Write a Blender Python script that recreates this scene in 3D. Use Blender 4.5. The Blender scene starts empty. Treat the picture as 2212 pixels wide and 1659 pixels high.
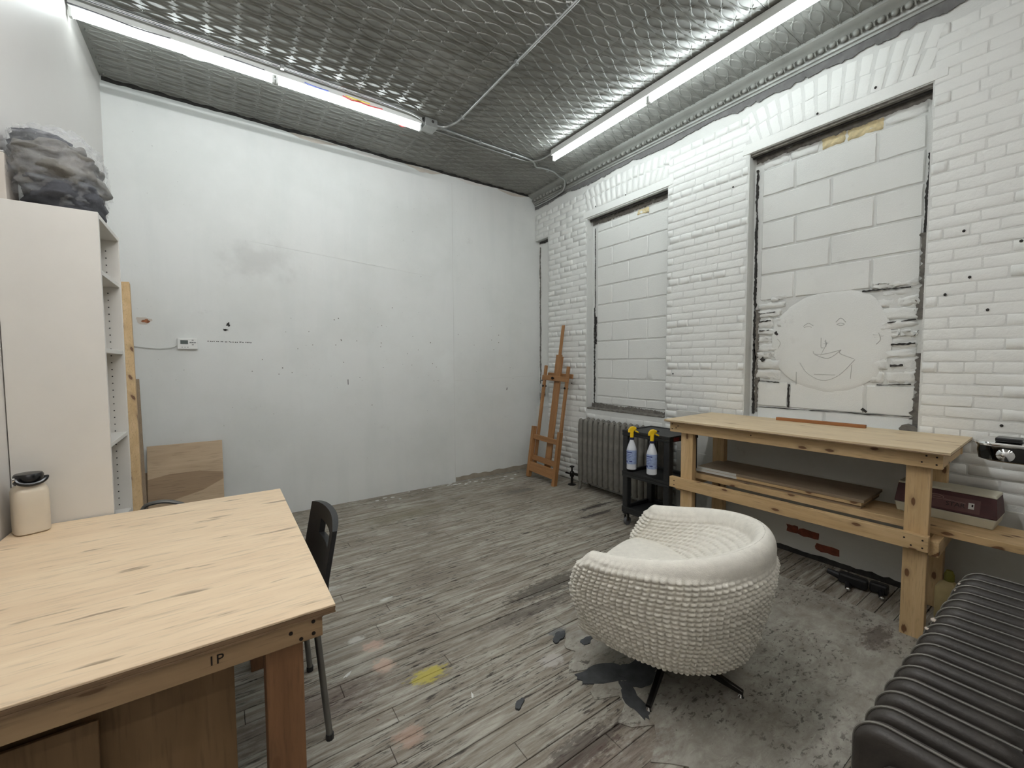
import bpy, bmesh, math, random
from mathutils import Vector, Matrix, noise
random.seed(7)
PI = math.pi
scene = bpy.context.scene
C = scene.collection

# ------------------------------------------------------------------ camera
cam_d = bpy.data.cameras.new('camera'); cam = bpy.data.objects.new('camera', cam_d); C.objects.link(cam)
yaw, pit, rol = math.radians(34.738), math.radians(2.993), math.radians(-0.281)
fw = Vector((math.sin(yaw)*math.cos(pit), math.cos(yaw)*math.cos(pit), -math.sin(pit)))
rt = Vector((math.cos(yaw), -math.sin(yaw), 0)); up = rt.cross(fw)
r2 = math.cos(rol)*rt + math.sin(rol)*up; u2 = -math.sin(rol)*rt + math.cos(rol)*up
M = Matrix((r2, u2, -fw)).transposed().to_4x4(); M.translation = (0, 0, 1.36)
cam.matrix_world = M
cam_d.sensor_fit = 'HORIZONTAL'; cam_d.sensor_width = 36.0; cam_d.lens = 907.48/2212*36.0
cam_d.clip_start = 0.02; cam_d.clip_end = 50
scene.camera = cam

# ------------------------------------------------------------------ world, exposure
w = bpy.data.worlds.new('world'); scene.world = w; w.use_nodes = True
w.node_tree.nodes['Background'].inputs[0].default_value = (0.9, 0.95, 1, 1)
w.node_tree.nodes['Background'].inputs[1].default_value = 0.02
vs = scene.view_settings
vs.view_transform = 'Standard'; vs.look = 'None'; vs.gamma = 1.0; vs.use_curve_mapping = False
vs.exposure = 1.36
TUBE_POWER = 7.0          # open strip along the plain wall (single tubes)
BRICK_POWER = 12.5         # enclosed strip beside the brick wall
OVER_FILL_POWER = 56.0          # unseen fill strip added above the table, out of the frame
REAR_FILL_POWER = 15.0           # emission of the unseen fill tubes added behind the camera

cy = scene.cycles                         # light-path limits: a diffuse room needs few bounces
cy.max_bounces = 6; cy.diffuse_bounces = 5; cy.glossy_bounces = 3; cy.transmission_bounces = 3; cy.transparent_max_bounces = 8
cy.caustics_reflective = False; cy.caustics_refractive = False; cy.use_light_tree = False

XR, YB, ZC, XL = 3.308, 4.238, 3.4225, -0.642   # brick wall, back wall, ceiling, left wall

# ------------------------------------------------------------------ helpers
def lin(c):
    return tuple(((v/255)/12.92 if v/255 <= 0.04045 else ((v/255+0.055)/1.055)**2.4) for v in c) + (1.0,)

class MB:
    def __init__(s): s.v = []; s.f = []; s.mi = []; s.cur = 0
    def add(s, vs, fs):
        b = len(s.v); s.v += [tuple(p) for p in vs]; s.f += [tuple(b+i for i in f) for f in fs]; s.mi += [s.cur]*len(fs)
        return s
    def box(s, a, b, rot=None, piv=None):
        x0, y0, z0 = a; x1, y1, z1 = b
        vs = [Vector(p) for p in ((x0,y0,z0),(x1,y0,z0),(x1,y1,z0),(x0,y1,z0),(x0,y0,z1),(x1,y0,z1),(x1,y1,z1),(x0,y1,z1))]
        if rot is not None:
            c = Vector(piv) if piv is not None else sum(vs, Vector())/8
            vs = [c + rot @ (p-c) for p in vs]
        return s.add(vs, ((0,3,2,1),(4,5,6,7),(0,1,5,4),(1,2,6,5),(2,3,7,6),(3,0,4,7)))
    def bar(s, p0, p1, wx, wy, side=(0,0,1)):
        p0, p1 = Vector(p0), Vector(p1); d = (p1-p0).normalized(); a = d.cross(Vector(side))
        if a.length < 1e-4: a = d.cross(Vector((1,0,0)))
        a.normalize(); b = a.cross(d).normalized(); a *= wx/2; b *= wy/2
        vs = [p0-a-b, p0+a-b, p0+a+b, p0-a+b, p1-a-b, p1+a-b, p1+a+b, p1-a+b]
        return s.add(vs, ((0,3,2,1),(4,5,6,7),(0,1,5,4),(1,2,6,5),(2,3,7,6),(3,0,4,7)))
    def tube(s, path, r, n=8, caps=True):
        P = [Vector(p) for p in path]; rs = r if isinstance(r, (list, tuple)) else [r]*len(P)
        ref = None; rings = []
        for i, p in enumerate(P):
            d = (P[min(i+1, len(P)-1)] - P[max(i-1, 0)]).normalized()
            if ref is None:
                ref = d.orthogonal().normalized()
            ref = (ref - d*ref.dot(d)).normalized(); o = d.cross(ref)
            rings.append([p + rs[i]*(math.cos(2*PI*k/n)*ref + math.sin(2*PI*k/n)*o) for k in range(n)])
        vs = [q for rg in rings for q in rg]; fs = []
        for i in range(len(P)-1):
            for k in range(n):
                fs.append((i*n+k, i*n+(k+1) % n, (i+1)*n+(k+1) % n, (i+1)*n+k))
        if caps:
            fs.append(tuple(range(n-1, -1, -1))); fs.append(tuple((len(P)-1)*n+k for k in range(n)))
        return s.add(vs, fs)
    def lathe(s, prof, n=20, c=(0,0,0), axis='z', sx=1, sy=1):
        vs = []; fs = []
        for r, z in prof:
            for k in range(n):
                a = 2*PI*k/n; x, y = r*math.cos(a)*sx, r*math.sin(a)*sy
                p = {'z': (x, y, z), 'x': (z, x, y), 'y': (x, z, y)}[axis]
                vs.append((c[0]+p[0], c[1]+p[1], c[2]+p[2]))
        for i in range(len(prof)-1):
            for k in range(n):
                fs.append((i*n+k, i*n+(k+1) % n, (i+1)*n+(k+1) % n, (i+1)*n+k))
        fs.append(tuple(range(n-1, -1, -1))); fs.append(tuple((len(prof)-1)*n+k for k in range(n)))
        return s.add(vs, fs)
    def prism(s, pts, d):                      # planar polygon extruded by vector d
        n = len(pts); P = [Vector(p) for p in pts]; d = Vector(d)
        fs = [tuple(range(n-1, -1, -1)), tuple(range(n, 2*n))] + [(i, (i+1) % n, n+(i+1) % n, n+i) for i in range(n)]
        return s.add(P + [p+d for p in P], fs)
    def sphere(s, c, r, n=10, m=6):
        rx, ry, rz = r if isinstance(r, (tuple, list)) else (r, r, r)
        prof = [(math.sin(PI*i/m), -math.cos(PI*i/m)) for i in range(m+1)]
        vs = [(c[0], c[1], c[2]-rz)]; fs = []
        for i in range(1, m):
            for k in range(n):
                a = 2*PI*k/n; vs.append((c[0]+rx*prof[i][0]*math.cos(a), c[1]+ry*prof[i][0]*math.sin(a), c[2]+rz*prof[i][1]))
        vs.append((c[0], c[1], c[2]+rz)); L = len(vs)-1
        for k in range(n):
            fs.append((0, 1+(k+1) % n, 1+k)); fs.append((L, L-n+k, L-n+(k+1) % n))
        for i in range(m-2):
            for k in range(n):
                fs.append((1+i*n+k, 1+i*n+(k+1) % n, 1+(i+1)*n+(k+1) % n, 1+(i+1)*n+k))
        return s.add(vs, fs)
    def mesh(s, name, mats, bevel=0, seg=2, smooth=False):
        me = bpy.data.meshes.new(name); me.from_pydata(s.v, [], s.f)
        for m in (mats if isinstance(mats, (list, tuple)) else [mats]): me.materials.append(m)
        for p, i in zip(me.polygons, s.mi): p.material_index = i
        bm = bmesh.new(); bm.from_mesh(me)
        bmesh.ops.recalc_face_normals(bm, faces=bm.faces[:])
        if bevel:
            ed = [e for e in bm.edges if len(e.link_faces) == 2 and e.calc_face_angle(0) > 0.5]
            bmesh.ops.bevel(bm, geom=ed, offset=bevel, segments=seg, affect='EDGES', profile=0.5)
        bm.to_mesh(me); bm.free()
        if smooth:
            for p in me.polygons: p.use_smooth = True
            if smooth != 'all':
                try: me.set_sharp_from_angle(angle=0.7)
                except Exception: pass
        return me
    def build(s, name, mats, parent=None, bevel=0, seg=2, smooth=False):
        return link(name, s.mesh(name, mats, bevel, seg, smooth), parent)

def link(name, me, parent=None, loc=None, rot=None, sc=None):
    o = bpy.data.objects.new(name, me); C.objects.link(o)
    if parent is not None: o.parent = parent
    if loc is not None: o.location = loc
    if rot is not None: o.rotation_euler = rot
    if sc is not None: o.scale = sc
    return o
def tag(o, label=None, cat=None, group=None, kind=None):
    if label: o['label'] = label
    if cat: o['category'] = cat
    if group: o['group'] = group
    if kind: o['kind'] = kind
    return o
def thing(name, label, cat, loc=(0,0,0), rz=0, group=None, rot=None):
    o = bpy.data.objects.new(name, None); C.objects.link(o); o.empty_display_size = 0.05
    o.location = loc; o.rotation_euler = rot if rot else (0, 0, rz)
    return tag(o, label, cat, group)
def struct(name, mb, mat, **k):
    return tag(mb.build(name, mat, **k), kind='structure')
def copy_tree(o, parent=None):
    c = o.copy(); C.objects.link(c); c.parent = parent
    for ch in list(o.children): copy_tree(ch, c)
    return c
def text_mesh(body, size, extrude=0.0005):
    cu = bpy.data.curves.new('lettering', 'FONT'); cu.body = body; cu.size = size; cu.extrude = extrude; cu.resolution_u = 3
    cu.align_x = 'CENTER'; cu.align_y = 'CENTER'
    o = bpy.data.objects.new('lettering', cu); C.objects.link(o)
    dg = bpy.context.evaluated_depsgraph_get(); me = bpy.data.meshes.new_from_object(o.evaluated_get(dg))
    bpy.data.objects.remove(o); bpy.data.curves.remove(cu)
    return me
def smooth_path(pts, n=6):
    P = [Vector(p) for p in pts]; out = []
    for i in range(len(P)-1):
        p0, p1, p2, p3 = P[max(i-1,0)], P[i], P[i+1], P[min(i+2, len(P)-1)]
        for k in range(n):
            t = k/n
            out.append(0.5*((2*p1) + (p2-p0)*t + (2*p0-5*p1+4*p2-p3)*t*t + (3*p1-p0-3*p2+p3)*t**3))
    out.append(P[-1]); return out

# ------------------------------------------------------------------ materials
class N:
    def __init__(s, name, rough=0.6, metal=0.0, spec=0.5):
        s.m = bpy.data.materials.new(name); s.m.use_nodes = True; s.t = s.m.node_tree; s.n = s.t.nodes
        s.b = s.n['Principled BSDF']; s.b.inputs['Roughness'].default_value = rough; s.b.inputs['Metallic'].default_value = metal
        s.b.inputs['Specular IOR Level'].default_value = spec
    def new(s, typ, **k):
        x = s.n.new(typ)
        for a, v in k.items(): setattr(x, a, v)
        return x
    def lk(s, a, b): s.t.links.new(a, b)
    def coords(s, kind='Object', scale=(1,1,1), rot=(0,0,0), loc=(0,0,0)):
        if kind == 'World': out = s.new('ShaderNodeNewGeometry').outputs['Position']
        else: out = s.new('ShaderNodeTexCoord').outputs[kind]
        mp = s.new('ShaderNodeMapping'); mp.inputs['Scale'].default_value = scale; mp.inputs['Rotation'].default_value = rot; mp.inputs['Location'].default_value = loc
        s.lk(out, mp.inputs['Vector']); return mp.outputs[0]
    def noise(s, vec, scale=5, detail=4, rough=0.55, dist=0.0):
        x = s.new('ShaderNodeTexNoise'); x.inputs['Scale'].default_value = scale; x.inputs['Detail'].default_value = detail
        x.inputs['Roughness'].default_value = rough; x.inputs['Distortion'].default_value = dist; s.lk(vec, x.inputs['Vector']); return x.outputs['Fac']
    def ramp(s, fac, stops, interp='LINEAR'):
        r = s.new('ShaderNodeValToRGB'); r.color_ramp.interpolation = interp; e = r.color_ramp.elements
        while len(e) < len(stops): e.new(0.5)
        for el, (p, c) in zip(e, stops): el.position = p; el.color = c if len(c) == 4 else tuple(c)+(1,)
        s.lk(fac, r.inputs[0]); return r.outputs[0]
    def mask(s, fac, a, b):
        m = s.new('ShaderNodeMapRange'); m.interpolation_type = 'SMOOTHSTEP'; m.inputs[1].default_value = a; m.inputs[2].default_value = b
        s.lk(fac, m.inputs[0]); return m.outputs[0]
    def mix(s, fac, a, b, blend='MIX'):
        x = s.new('ShaderNodeMix'); x.data_type = 'RGBA'; x.blend_type = blend
        for val, i in ((fac, 0), (a, 6), (b, 7)):
            if hasattr(val, 'default_value') and hasattr(val, 'links'): s.lk(val, x.inputs[i])
            else: x.inputs[i].default_value = val
        return x.outputs[2]
    def math(s, op, a, b=None):
        x = s.new('ShaderNodeMath'); x.operation = op
        for i, val in ((0, a), (1, b)):
            if val is None: continue
            if hasattr(val, 'links'): s.lk(val, x.inputs[i])
            else: x.inputs[i].default_value = val
        return x.outputs[0]
    def blob(s, vec, c, r, warp=None, soft=0.35):      # soft spot around a place in the room
        vm = s.new('ShaderNodeVectorMath'); vm.operation = 'SUBTRACT'; s.lk(vec, vm.inputs[0]); vm.inputs[1].default_value = c
        v2 = s.new('ShaderNodeVectorMath'); v2.operation = 'DIVIDE'; s.lk(vm.outputs[0], v2.inputs[0]); v2.inputs[1].default_value = r
        v3 = s.new('ShaderNodeVectorMath'); v3.operation = 'LENGTH'; s.lk(v2.outputs[0], v3.inputs[0])
        d = v3.outputs['Value']
        if warp is not None: d = s.math('ADD', d, s.math('MULTIPLY', s.math('SUBTRACT', warp, 0.5), 3.0))
        return s.mask(d, 1.0+soft/2, 1.0-soft)
    def col(s, c):
        if hasattr(c, 'links'): s.lk(c, s.b.inputs['Base Color'])
        else: s.b.inputs['Base Color'].default_value = c
        return s
    def rough(s, c): s.lk(c, s.b.inputs['Roughness']); return s
    def bump(s, h, strength=0.3, dist=0.01):
        b = s.new('ShaderNodeBump'); b.inputs['Strength'].default_value = strength; b.inputs['Distance'].default_value = dist
        s.lk(h, b.inputs['Height']); s.lk(b.outputs[0], s.b.inputs['Normal']); return s

def plain(name, rgb, rough=0.6, metal=0.0, var=0.12, scale=9, bump=0.0):
    k = N(name, rough, metal); c = lin(rgb); v = k.coords()
    n = k.noise(v, scale, 4)
    d = tuple(x*(1-var) for x in c[:3])+(1,); e = tuple(min(1, x*(1+var)) for x in c[:3])+(1,)
    k.col(k.ramp(n, [(0.3, d), (0.7, e)]))
    if bump: k.bump(k.noise(v, scale*9, 3), bump, 0.002)
    return k.m

def white_paint(name, rgb, rough=0.55, stain=0.10, bscale=60, bstr=0.25, grime=(150,146,138)):
    k = N(name, rough); v = k.coords('World')
    c = lin(rgb); g = lin(grime)
    n = k.noise(v, 1.6, 6, 0.6); m = k.mask(n, 0.45, 0.8)
    c1 = k.mix(k.math('MULTIPLY', m, stain*3), c, tuple(c[i]*0.78 for i in range(3))+(1,))
    n2 = k.noise(v, 7, 6, 0.7); m2 = k.mask(n2, 0.60, 0.78)
    c2 = k.mix(k.math('MULTIPLY', m2, stain*2), c1, g)
    k.col(c2)
    k.bump(k.noise(v, bscale, 5, 0.65), bstr, 0.004)
    return k.m

MAT = {}
MAT['brick_paint'] = white_paint('white_brick_paint', (226,227,224), 0.5, 0.10, 45, 0.55)
MAT['block_paint'] = white_paint('white_block_paint', (222,223,220), 0.6, 0.08, 150, 0.5)
MAT['mortar_paint'] = white_paint('white_mortar_paint', (210,211,208), 0.6, 0.14, 70, 0.6)
MAT['plaster'] = white_paint('lower_plaster_paint', (205,204,198), 0.6, 0.18, 30, 0.5, (110,106,98))
MAT['cement'] = plain('grey_cement', (112,108,102), 0.9, var=0.35, scale=30, bump=0.6)
MAT['dark_gap'] = plain('dark_gap', (48,46,44), 0.9, var=0.4, scale=30)
MAT['grey_wall_paint'] = plain('grey_wall_band', (105,104,103), 0.7, var=0.2, scale=20)
MAT['foam'] = plain('tan_foam', (205,190,150), 0.8, var=0.2, scale=40, bump=0.5)

def drywall():
    k = N('white_drywall_paint', 0.5); v = k.coords('World')
    base = lin((219,221,219))
    n = k.noise(v, 1.1, 6, 0.6)
    c = k.mix(k.math('MULTIPLY', k.mask(n, 0.42, 0.72), 0.5), base, lin((200,203,199)))
    # brushed, vertically streaked repainting
    vz = k.coords('World', (5, 5, 0.6)); st = k.noise(vz, 1.3, 5, 0.6)
    c = k.mix(k.math('MULTIPLY', k.mask(st, 0.48, 0.7), 0.30), c, lin((206,210,208)))
    n3 = k.noise(k.coords('World', (1,1,1.6)), 3.3, 7, 0.7)
    c = k.mix(k.math('MULTIPLY', k.mask(n3, 0.62, 0.75), 0.22), c, lin((160,158,150)))
    sp = k.noise(v, 60, 3, 0.5); zone = k.mask(k.noise(v, 2.2, 3), 0.48, 0.6)
    c = k.mix(k.math('MULTIPLY', k.math('MULTIPLY', k.mask(sp, 0.72, 0.76), zone), 0.55), c, lin((110,108,105)))
    for cc, r, a, rgb in (((0.30, YB, 2.25), (0.22, 1, 0.16), 0.28, (150,148,145)), ((2.05, YB, 1.25), (0.10, 1, 0.22), 0.35, (228,232,230)),
                          ((1.75, YB, 1.6), (0.6, 1, 0.35), 0.2, (228,232,230)), ((0.75, YB, 1.15), (0.22, 1, 0.25), 0.3, (226,230,228))):
        c = k.mix(k.math('MULTIPLY', k.blob(v, cc, r, k.noise(v, 6, 4), 0.9), a), c, lin(rgb))
    k.col(c); k.bump(k.noise(v, 25, 6, 0.65), 0.18, 0.004); return k.m
MAT['drywall'] = drywall()
MAT['left_wall'] = white_paint('left_wall_paint', (214,211,207), 0.45, 0.06, 20, 0.12)

def wood(name, c0, c1, axis, knots=0.0, rough=0.55, scale=1.0, kc=(96,58,30), streak=None):
    k = N(name, rough); sc = [11*scale]*3; sc['xyz'.index(axis)] = 0.9*scale
    v = k.coords('Object', sc); n = k.noise(v, 2.2, 5, 0.6, 0.6)
    fine = k.noise(k.coords('Object', [s*5 for s in sc]), 3.0, 3, 0.5)
    c = k.ramp(n, [(0.28, lin(c0)), (0.5, lin([(a+b)/2 for a, b in zip(c0, c1)])), (0.72, lin(c1))])
    c = k.mix(k.math('MULTIPLY', k.mask(fine, 0.5, 0.75), 0.38), c, lin([x*0.7 for x in c0]))
    oi = k.new('ShaderNodeObjectInfo')
    c = k.mix(k.math('MULTIPLY', oi.outputs['Random'], 0.18), c, lin([x*0.8 for x in c0]))
    if streak:
        s2 = [16.0]*3; s2['xyz'.index(axis)] = 2.6
        m = k.mask(k.noise(k.coords('Object', s2, loc=(3,1,2)), 1.9, 3, 0.5), 0.62, 0.72)
        c = k.mix(k.math('MULTIPLY', m, 0.7), c, lin(streak))
    if knots:
        sp_ = k.new('ShaderNodeSeparateXYZ'); k.lk(k.coords('Object'), sp_.inputs[0]); cb_ = k.new('ShaderNodeCombineXYZ')
        la = 'XYZ'['xyz'.index(axis)]; o1, o2 = [q for q in 'XYZ' if q != la]
        k.lk(k.math('ADD', k.math('MULTIPLY', sp_.outputs[la], 4.6), k.math('MULTIPLY', oi.outputs['Random'], 37.0)), cb_.inputs[0])
        k.lk(k.math('MULTIPLY', k.math('ADD', sp_.outputs[o1], sp_.outputs[o2]), 10.0), cb_.inputs[1])
        vo = k.new('ShaderNodeTexVoronoi'); vo.voronoi_dimensions = '2D'; vo.inputs['Scale'].default_value = 1.0; vo.inputs['Randomness'].default_value = 1.0
        k.lk(cb_.outputs[0], vo.inputs['Vector']); dk = k.math('ADD', vo.outputs['Distance'], k.math('MULTIPLY', k.math('SUBTRACT', fine, 0.5), 0.12))
        c = k.mix(k.math('MULTIPLY', k.mask(dk, 0.22, 0.10), knots*0.35), c, lin([x*0.72 for x in c0]))
        c = k.mix(k.math('MULTIPLY', k.mask(dk, 0.105, 0.065), knots), c, lin(kc))
    k.col(c); k.bump(n, 0.08, 0.002); return k.m
for ax in 'xyz':
    MAT['pine_'+ax] = wood('pine_'+ax, (190,158,112), (216,186,142), ax, 0.9)
    MAT['easel_'+ax] = wood('easel_wood_'+ax, (142,100,60), (174,128,82), ax, 0.0)
MAT['ply_top_left'] = wood('plywood_pale_top', (222,196,164), (236,214,182), 'x', 0.0, 0.5, 0.8, streak=(120,98,74))
MAT['ply_top_bench'] = wood('plywood_bench_top', (206,184,150), (224,204,170), 'y', 0.0, 0.55, 0.8, streak=(150,112,78))
MAT['ply_edge'] = wood('plywood_edge', (112,88,64), (150,122,92), 'x', 0.0, 0.7, 3.0)
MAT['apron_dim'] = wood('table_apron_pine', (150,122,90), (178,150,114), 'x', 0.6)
MAT['leg_red'] = wood('table_leg_fir', (118,82,54), (146,106,72), 'z', 0.4)
MAT['oak_panel'] = wood('oak_veneer_panel', (176,154,126), (198,176,148), 'x', 0.0, 0.6, 0.6)
MAT['oak_panel_dark'] = wood('oak_veneer_dark', (146,122,96), (164,140,112), 'x', 0.0, 0.6, 0.6)
MAT['hardboard'] = wood('brown_hardboard', (118,92,62), (136,108,76), 'z', 0.0, 0.7, 0.5)
MAT['board_grey'] = wood('grey_brown_board', (136,118,98), (156,138,114), 'y', 0.0, 0.7)
MAT['stick'] = wood('brown_batten', (140,88,48), (170,114,66), 'y')

def floor_mat(name, sheet=False):
    k = N(name, 0.55); v = k.coords('World')
    oi = k.new('ShaderNodeObjectInfo')
    grey = lin((178,174,163)); brown = lin((112,101,88)); dark = lin((56,50,44))
    stv = k.coords('World', (1.4, 14, 1) if not sheet else (4, 7, 1))
    s1 = k.noise(stv, 2.4, 8, 0.7, 0.4)
    s2 = k.noise(k.coords('World', (5, 40, 1) if not sheet else (14, 26, 1)), 2.0, 6, 0.7, 0.3)
    big = k.noise(v, 1.3, 4, 0.6)
    c = k.ramp(s1, [(0.36, brown), (0.48, lin((146,139,127))), (0.60, grey), (0.8, lin((198,194,182)))])
    if not sheet:
        c = k.mix(k.math('MULTIPLY', oi.outputs['Random'], 0.5), c, lin((138,130,118)))
    else:
        c = k.mix(0.55, c, lin((164,161,152)))
    c = k.mix(k.math('MULTIPLY', k.mask(big, 0.45, 0.70), 0.6), c, lin((118,108,96)))
    wear = k.math('MULTIPLY', k.mask(s2, 0.53, 0.62), k.mask(k.noise(v, 3.1, 3, 0.6), 0.38, 0.58))
    c = k.mix(k.math('MULTIPLY', wear, 0.95 if not sheet else 0.75), c, dark)
    light = k.mask(k.noise(k.coords('World', (6, 30, 1), loc=(4,4,0)), 2.0, 6, 0.7), 0.62, 0.70)
    c = k.mix(k.math('MULTIPLY', light, 0.5), c, lin((208,204,192)))
    specks = k.mask(k.noise(v, 42, 2, 0.5), 0.73, 0.76)
    c = k.mix(k.math('MULTIPLY', specks, 0.7), c, dark)
    red = k.math('MULTIPLY', k.mask(k.noise(k.coords('World', loc=(7,3,1)), 30, 2, 0.5), 0.74, 0.77), k.mask(k.noise(k.coords('World', loc=(2,9,1)), 1.6, 2), 0.5, 0.6))
    c = k.mix(k.math('MULTIPLY', red, 0.8), c, lin((104,52,46)))
    wn = k.noise(k.coords('World', (14, 30, 1)), 1.6, 6, 0.7)
    spots = [((0.70,1.66,0),(0.085,0.045,1),0.75,(190,176,70)), ((0.56,1.99,0),(0.05,0.04,1),0.6,(198,166,150)), ((0.56,1.83,0),(0.045,0.05,1),0.65,(204,174,156)),
             ((0.50,2.08,0),(0.04,0.025,1),0.7,(200,198,192)), ((0.52,1.42,0),(0.05,0.05,1),0.5,(186,150,132)), ((0.74,2.35,0),(0.035,0.015,1),0.8,(205,205,200)),
             ((0.45,2.65,0),(0.10,0.03,1),0.6,(190,190,184)), ((1.62,1.92,0),(0.34,0.075,1),0.75,(70,64,57)), ((1.36,1.78,0),(0.35,0.05,1),0.5,(66,58,52)),
             ((2.85,2.75,0),(0.22,0.03,1),0.9,(44,36,32)), ((2.72,2.6,0),(0.2,0.025,1),0.85,(46,38,34)), ((1.20,1.42,0),(0.06,0.04,1),0.8,(178,172,166)),
             ((1.35,1.55,0),(0.05,0.035,1),0.8,(96,98,100)), ((1.0,1.02,0),(0.20,0.06,1),0.65,(62,50,46)), ((0.25,1.75,0),(0.3,0.10,1),0.45,(92,70,62)),
             ((2.6,0.62,0),(0.14,0.05,1),0.7,(84,72,64)), ((1.3,3.6,0),(0.4,0.14,1),0.4,(120,114,92)), ((2.55,3.55,0),(0.2,0.07,1),0.5,(84,78,74)), ((0.85,0.9,0),(0.45,0.10,1),0.4,(96,72,64))]
    for cc, r, a, rgb in spots:
        c = k.mix(k.math('MULTIPLY', k.blob(v, cc, r, wn, 0.4), a), c, lin(rgb))
    k.col(c)
    k.rough(k.ramp(s1, [(0.3, (0.85,)*3), (0.7, (0.62,)*3)]))
    k.bump(k.math('ADD', s1, k.math('MULTIPLY', s2, 0.6)), 0.35, 0.004)
    return k.m
MAT['floor'] = floor_mat('worn_painted_boards'); MAT['floor_sheet'] = floor_mat('worn_painted_sheet', True)
MAT['floor_gap'] = plain('floor_gap_dirt', (44,38,33), 0.95, var=0.4)

def tin():
    k = N('grey_painted_tin', 0.36, 0.0, 0.75); v = k.coords('World')
    n = k.noise(v, 1.7, 5, 0.6); f = k.noise(v, 22, 4, 0.6)
    c = k.mix(k.mask(n, 0.35, 0.7), lin((150,151,146)), lin((126,126,121)))
    c = k.mix(k.math('MULTIPLY', k.mask(f, 0.6, 0.75), 0.35), c, lin((104,103,99)))
    k.col(c); k.rough(k.ramp(f, [(0.3, (0.28,)*3), (0.7, (0.42,)*3)])); k.bump(k.noise(v, 4, 2), 0.10, 0.01); return k.m
MAT['tin'] = tin()
MAT['iron'] = plain('grey_radiator_paint', (112,109,102), 0.55, 0.1, 0.2, 14, 0.3)
MAT['iron_dark'] = plain('dark_brown_radiator_paint', (55,50,46), 0.5, 0.1, 0.25, 20, 0.3)
MAT['chip'] = plain('paint_chip_bare', (176,164,152), 0.8, var=0.25, scale=40)
MAT['galv'] = plain('galvanised_conduit', (176,178,176), 0.3, 0.75, 0.1, 20)
MAT['fixture'] = plain('white_fixture_enamel', (206,208,205), 0.4, 0.0, 0.04, 5)
MAT['melamine'] = plain('white_melamine', (212,209,203), 0.4, 0.0, 0.03, 4)
MAT['black_plastic'] = plain('black_plastic', (27,27,29), 0.45, 0.0, 0.25, 30, 0.3)
MAT['black_gloss'] = plain('black_gloss_plastic', (18,18,20), 0.25, 0.0, 0.2, 20)
MAT['black_cart'] = plain('black_textured_cart_plastic', (30,31,32), 0.5, 0.0, 0.25, 60, 0.4)
MAT['steel'] = plain('grey_tube_steel', (128,128,126), 0.3, 0.9, 0.1, 10)
MAT['chrome'] = plain('polished_chrome', (215,215,215), 0.08, 1.0, 0.03, 5)
MAT['black_chrome'] = plain('dark_polished_metal', (70,70,70), 0.1, 1.0, 0.05, 5)
MAT['dark_metal'] = plain('dark_metal', (44,42,40), 0.35, 0.8, 0.2, 12)
MAT['boucle'] = plain('cream_knit_fabric', (226,222,212), 0.95, 0.0, 0.06, 30, 0.7)
MAT['fabric_dark'] = plain('charcoal_blanket', (70,71,76), 0.95, 0.0, 0.3, 14, 0.8)
MAT['fabric_mid'] = plain('grey_blanket', (106,103,97), 0.95, 0.0, 0.25, 14, 0.8)
MAT['yellow'] = plain('yellow_trigger_plastic', (236,196,28), 0.35, 0.0, 0.06, 8)
MAT['navy'] = plain('navy_collar_plastic', (26,32,66), 0.4, 0.0, 0.1, 8)
MAT['cream'] = plain('cream_case_plastic', (198,194,176), 0.5, 0.0, 0.06, 8)
MAT['maroon'] = plain('maroon_case_vinyl', (72,34,36), 0.55, 0.0, 0.15, 30, 0.3)
MAT['maroon_panel'] = plain('maroon_badge_panel', (96,62,60), 0.45, 0.0, 0.1, 30)
MAT['badge_dark'] = plain('badge_print_dark', (38,20,22), 0.6)
MAT['badge_light'] = plain('badge_print_pale', (150,120,110), 0.5)
MAT['paper'] = plain('white_paper', (214,214,210), 0.8, 0.0, 0.05, 6)
MAT['jug'] = plain('beige_jug_plastic', (205,194,176), 0.45, 0.0, 0.05, 6)
MAT['thermo'] = plain('thermostat_plastic', (226,227,224), 0.4, 0.0, 0.02, 6)
MAT['lcd'] = plain('thermostat_display', (92,100,98), 0.2, 0.0, 0.08, 20)
MAT['grey_print'] = plain('grey_button_print', (120,122,122), 0.5)
MAT['brick_red'] = plain('bare_red_brick', (122,66,50), 0.9, 0.0, 0.3, 30, 0.6)
MAT['scar'] = plain('orange_brown_plaster_scar', (150,96,66), 0.9, 0.0, 0.45, 60)
MAT['pencil'] = plain('scratched_face_line', (178,178,174), 0.8)
MAT['bare_board'] = plain('unpainted_grey_base_strip', (150,142,128), 0.7, 0.0, 0.15, 12)
MAT['asphalt'] = plain('dark_grey_underlay', (66,68,70), 0.75, 0.0, 0.3, 20, 0.5)
MAT['red_plastic'] = plain('dark_red_sticker', (120,30,34), 0.5)
MAT['red_wire'] = plain('red_wire', (200,40,40), 0.4); MAT['blue_wire'] = plain('blue_wire', (60,80,170), 0.4); MAT['yellow_wire'] = plain('yellow_wire', (220,200,60), 0.4); MAT['black_wire'] = plain('black_wire', (40,40,46), 0.4)
MAT['cardboard'] = plain('pale_cardboard', (196,188,178), 0.8, 0.0, 0.1, 6)
MAT['tape'] = plain('white_edge_tape', (206,205,200), 0.6)
MAT['olive'] = plain('olive_yellow_plastic', (120,116,40), 0.5, 0.0, 0.2, 12)
MAT['bottle_cream'] = plain('cream_bottle_plastic', (176,158,112), 0.5, 0.0, 0.1, 12)
MAT['grey_plastic'] = plain('grey_case_plastic', (96,98,100), 0.5)
MAT['screw'] = plain('dark_screw_head', (38,30,26), 0.6, 0.4)

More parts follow.
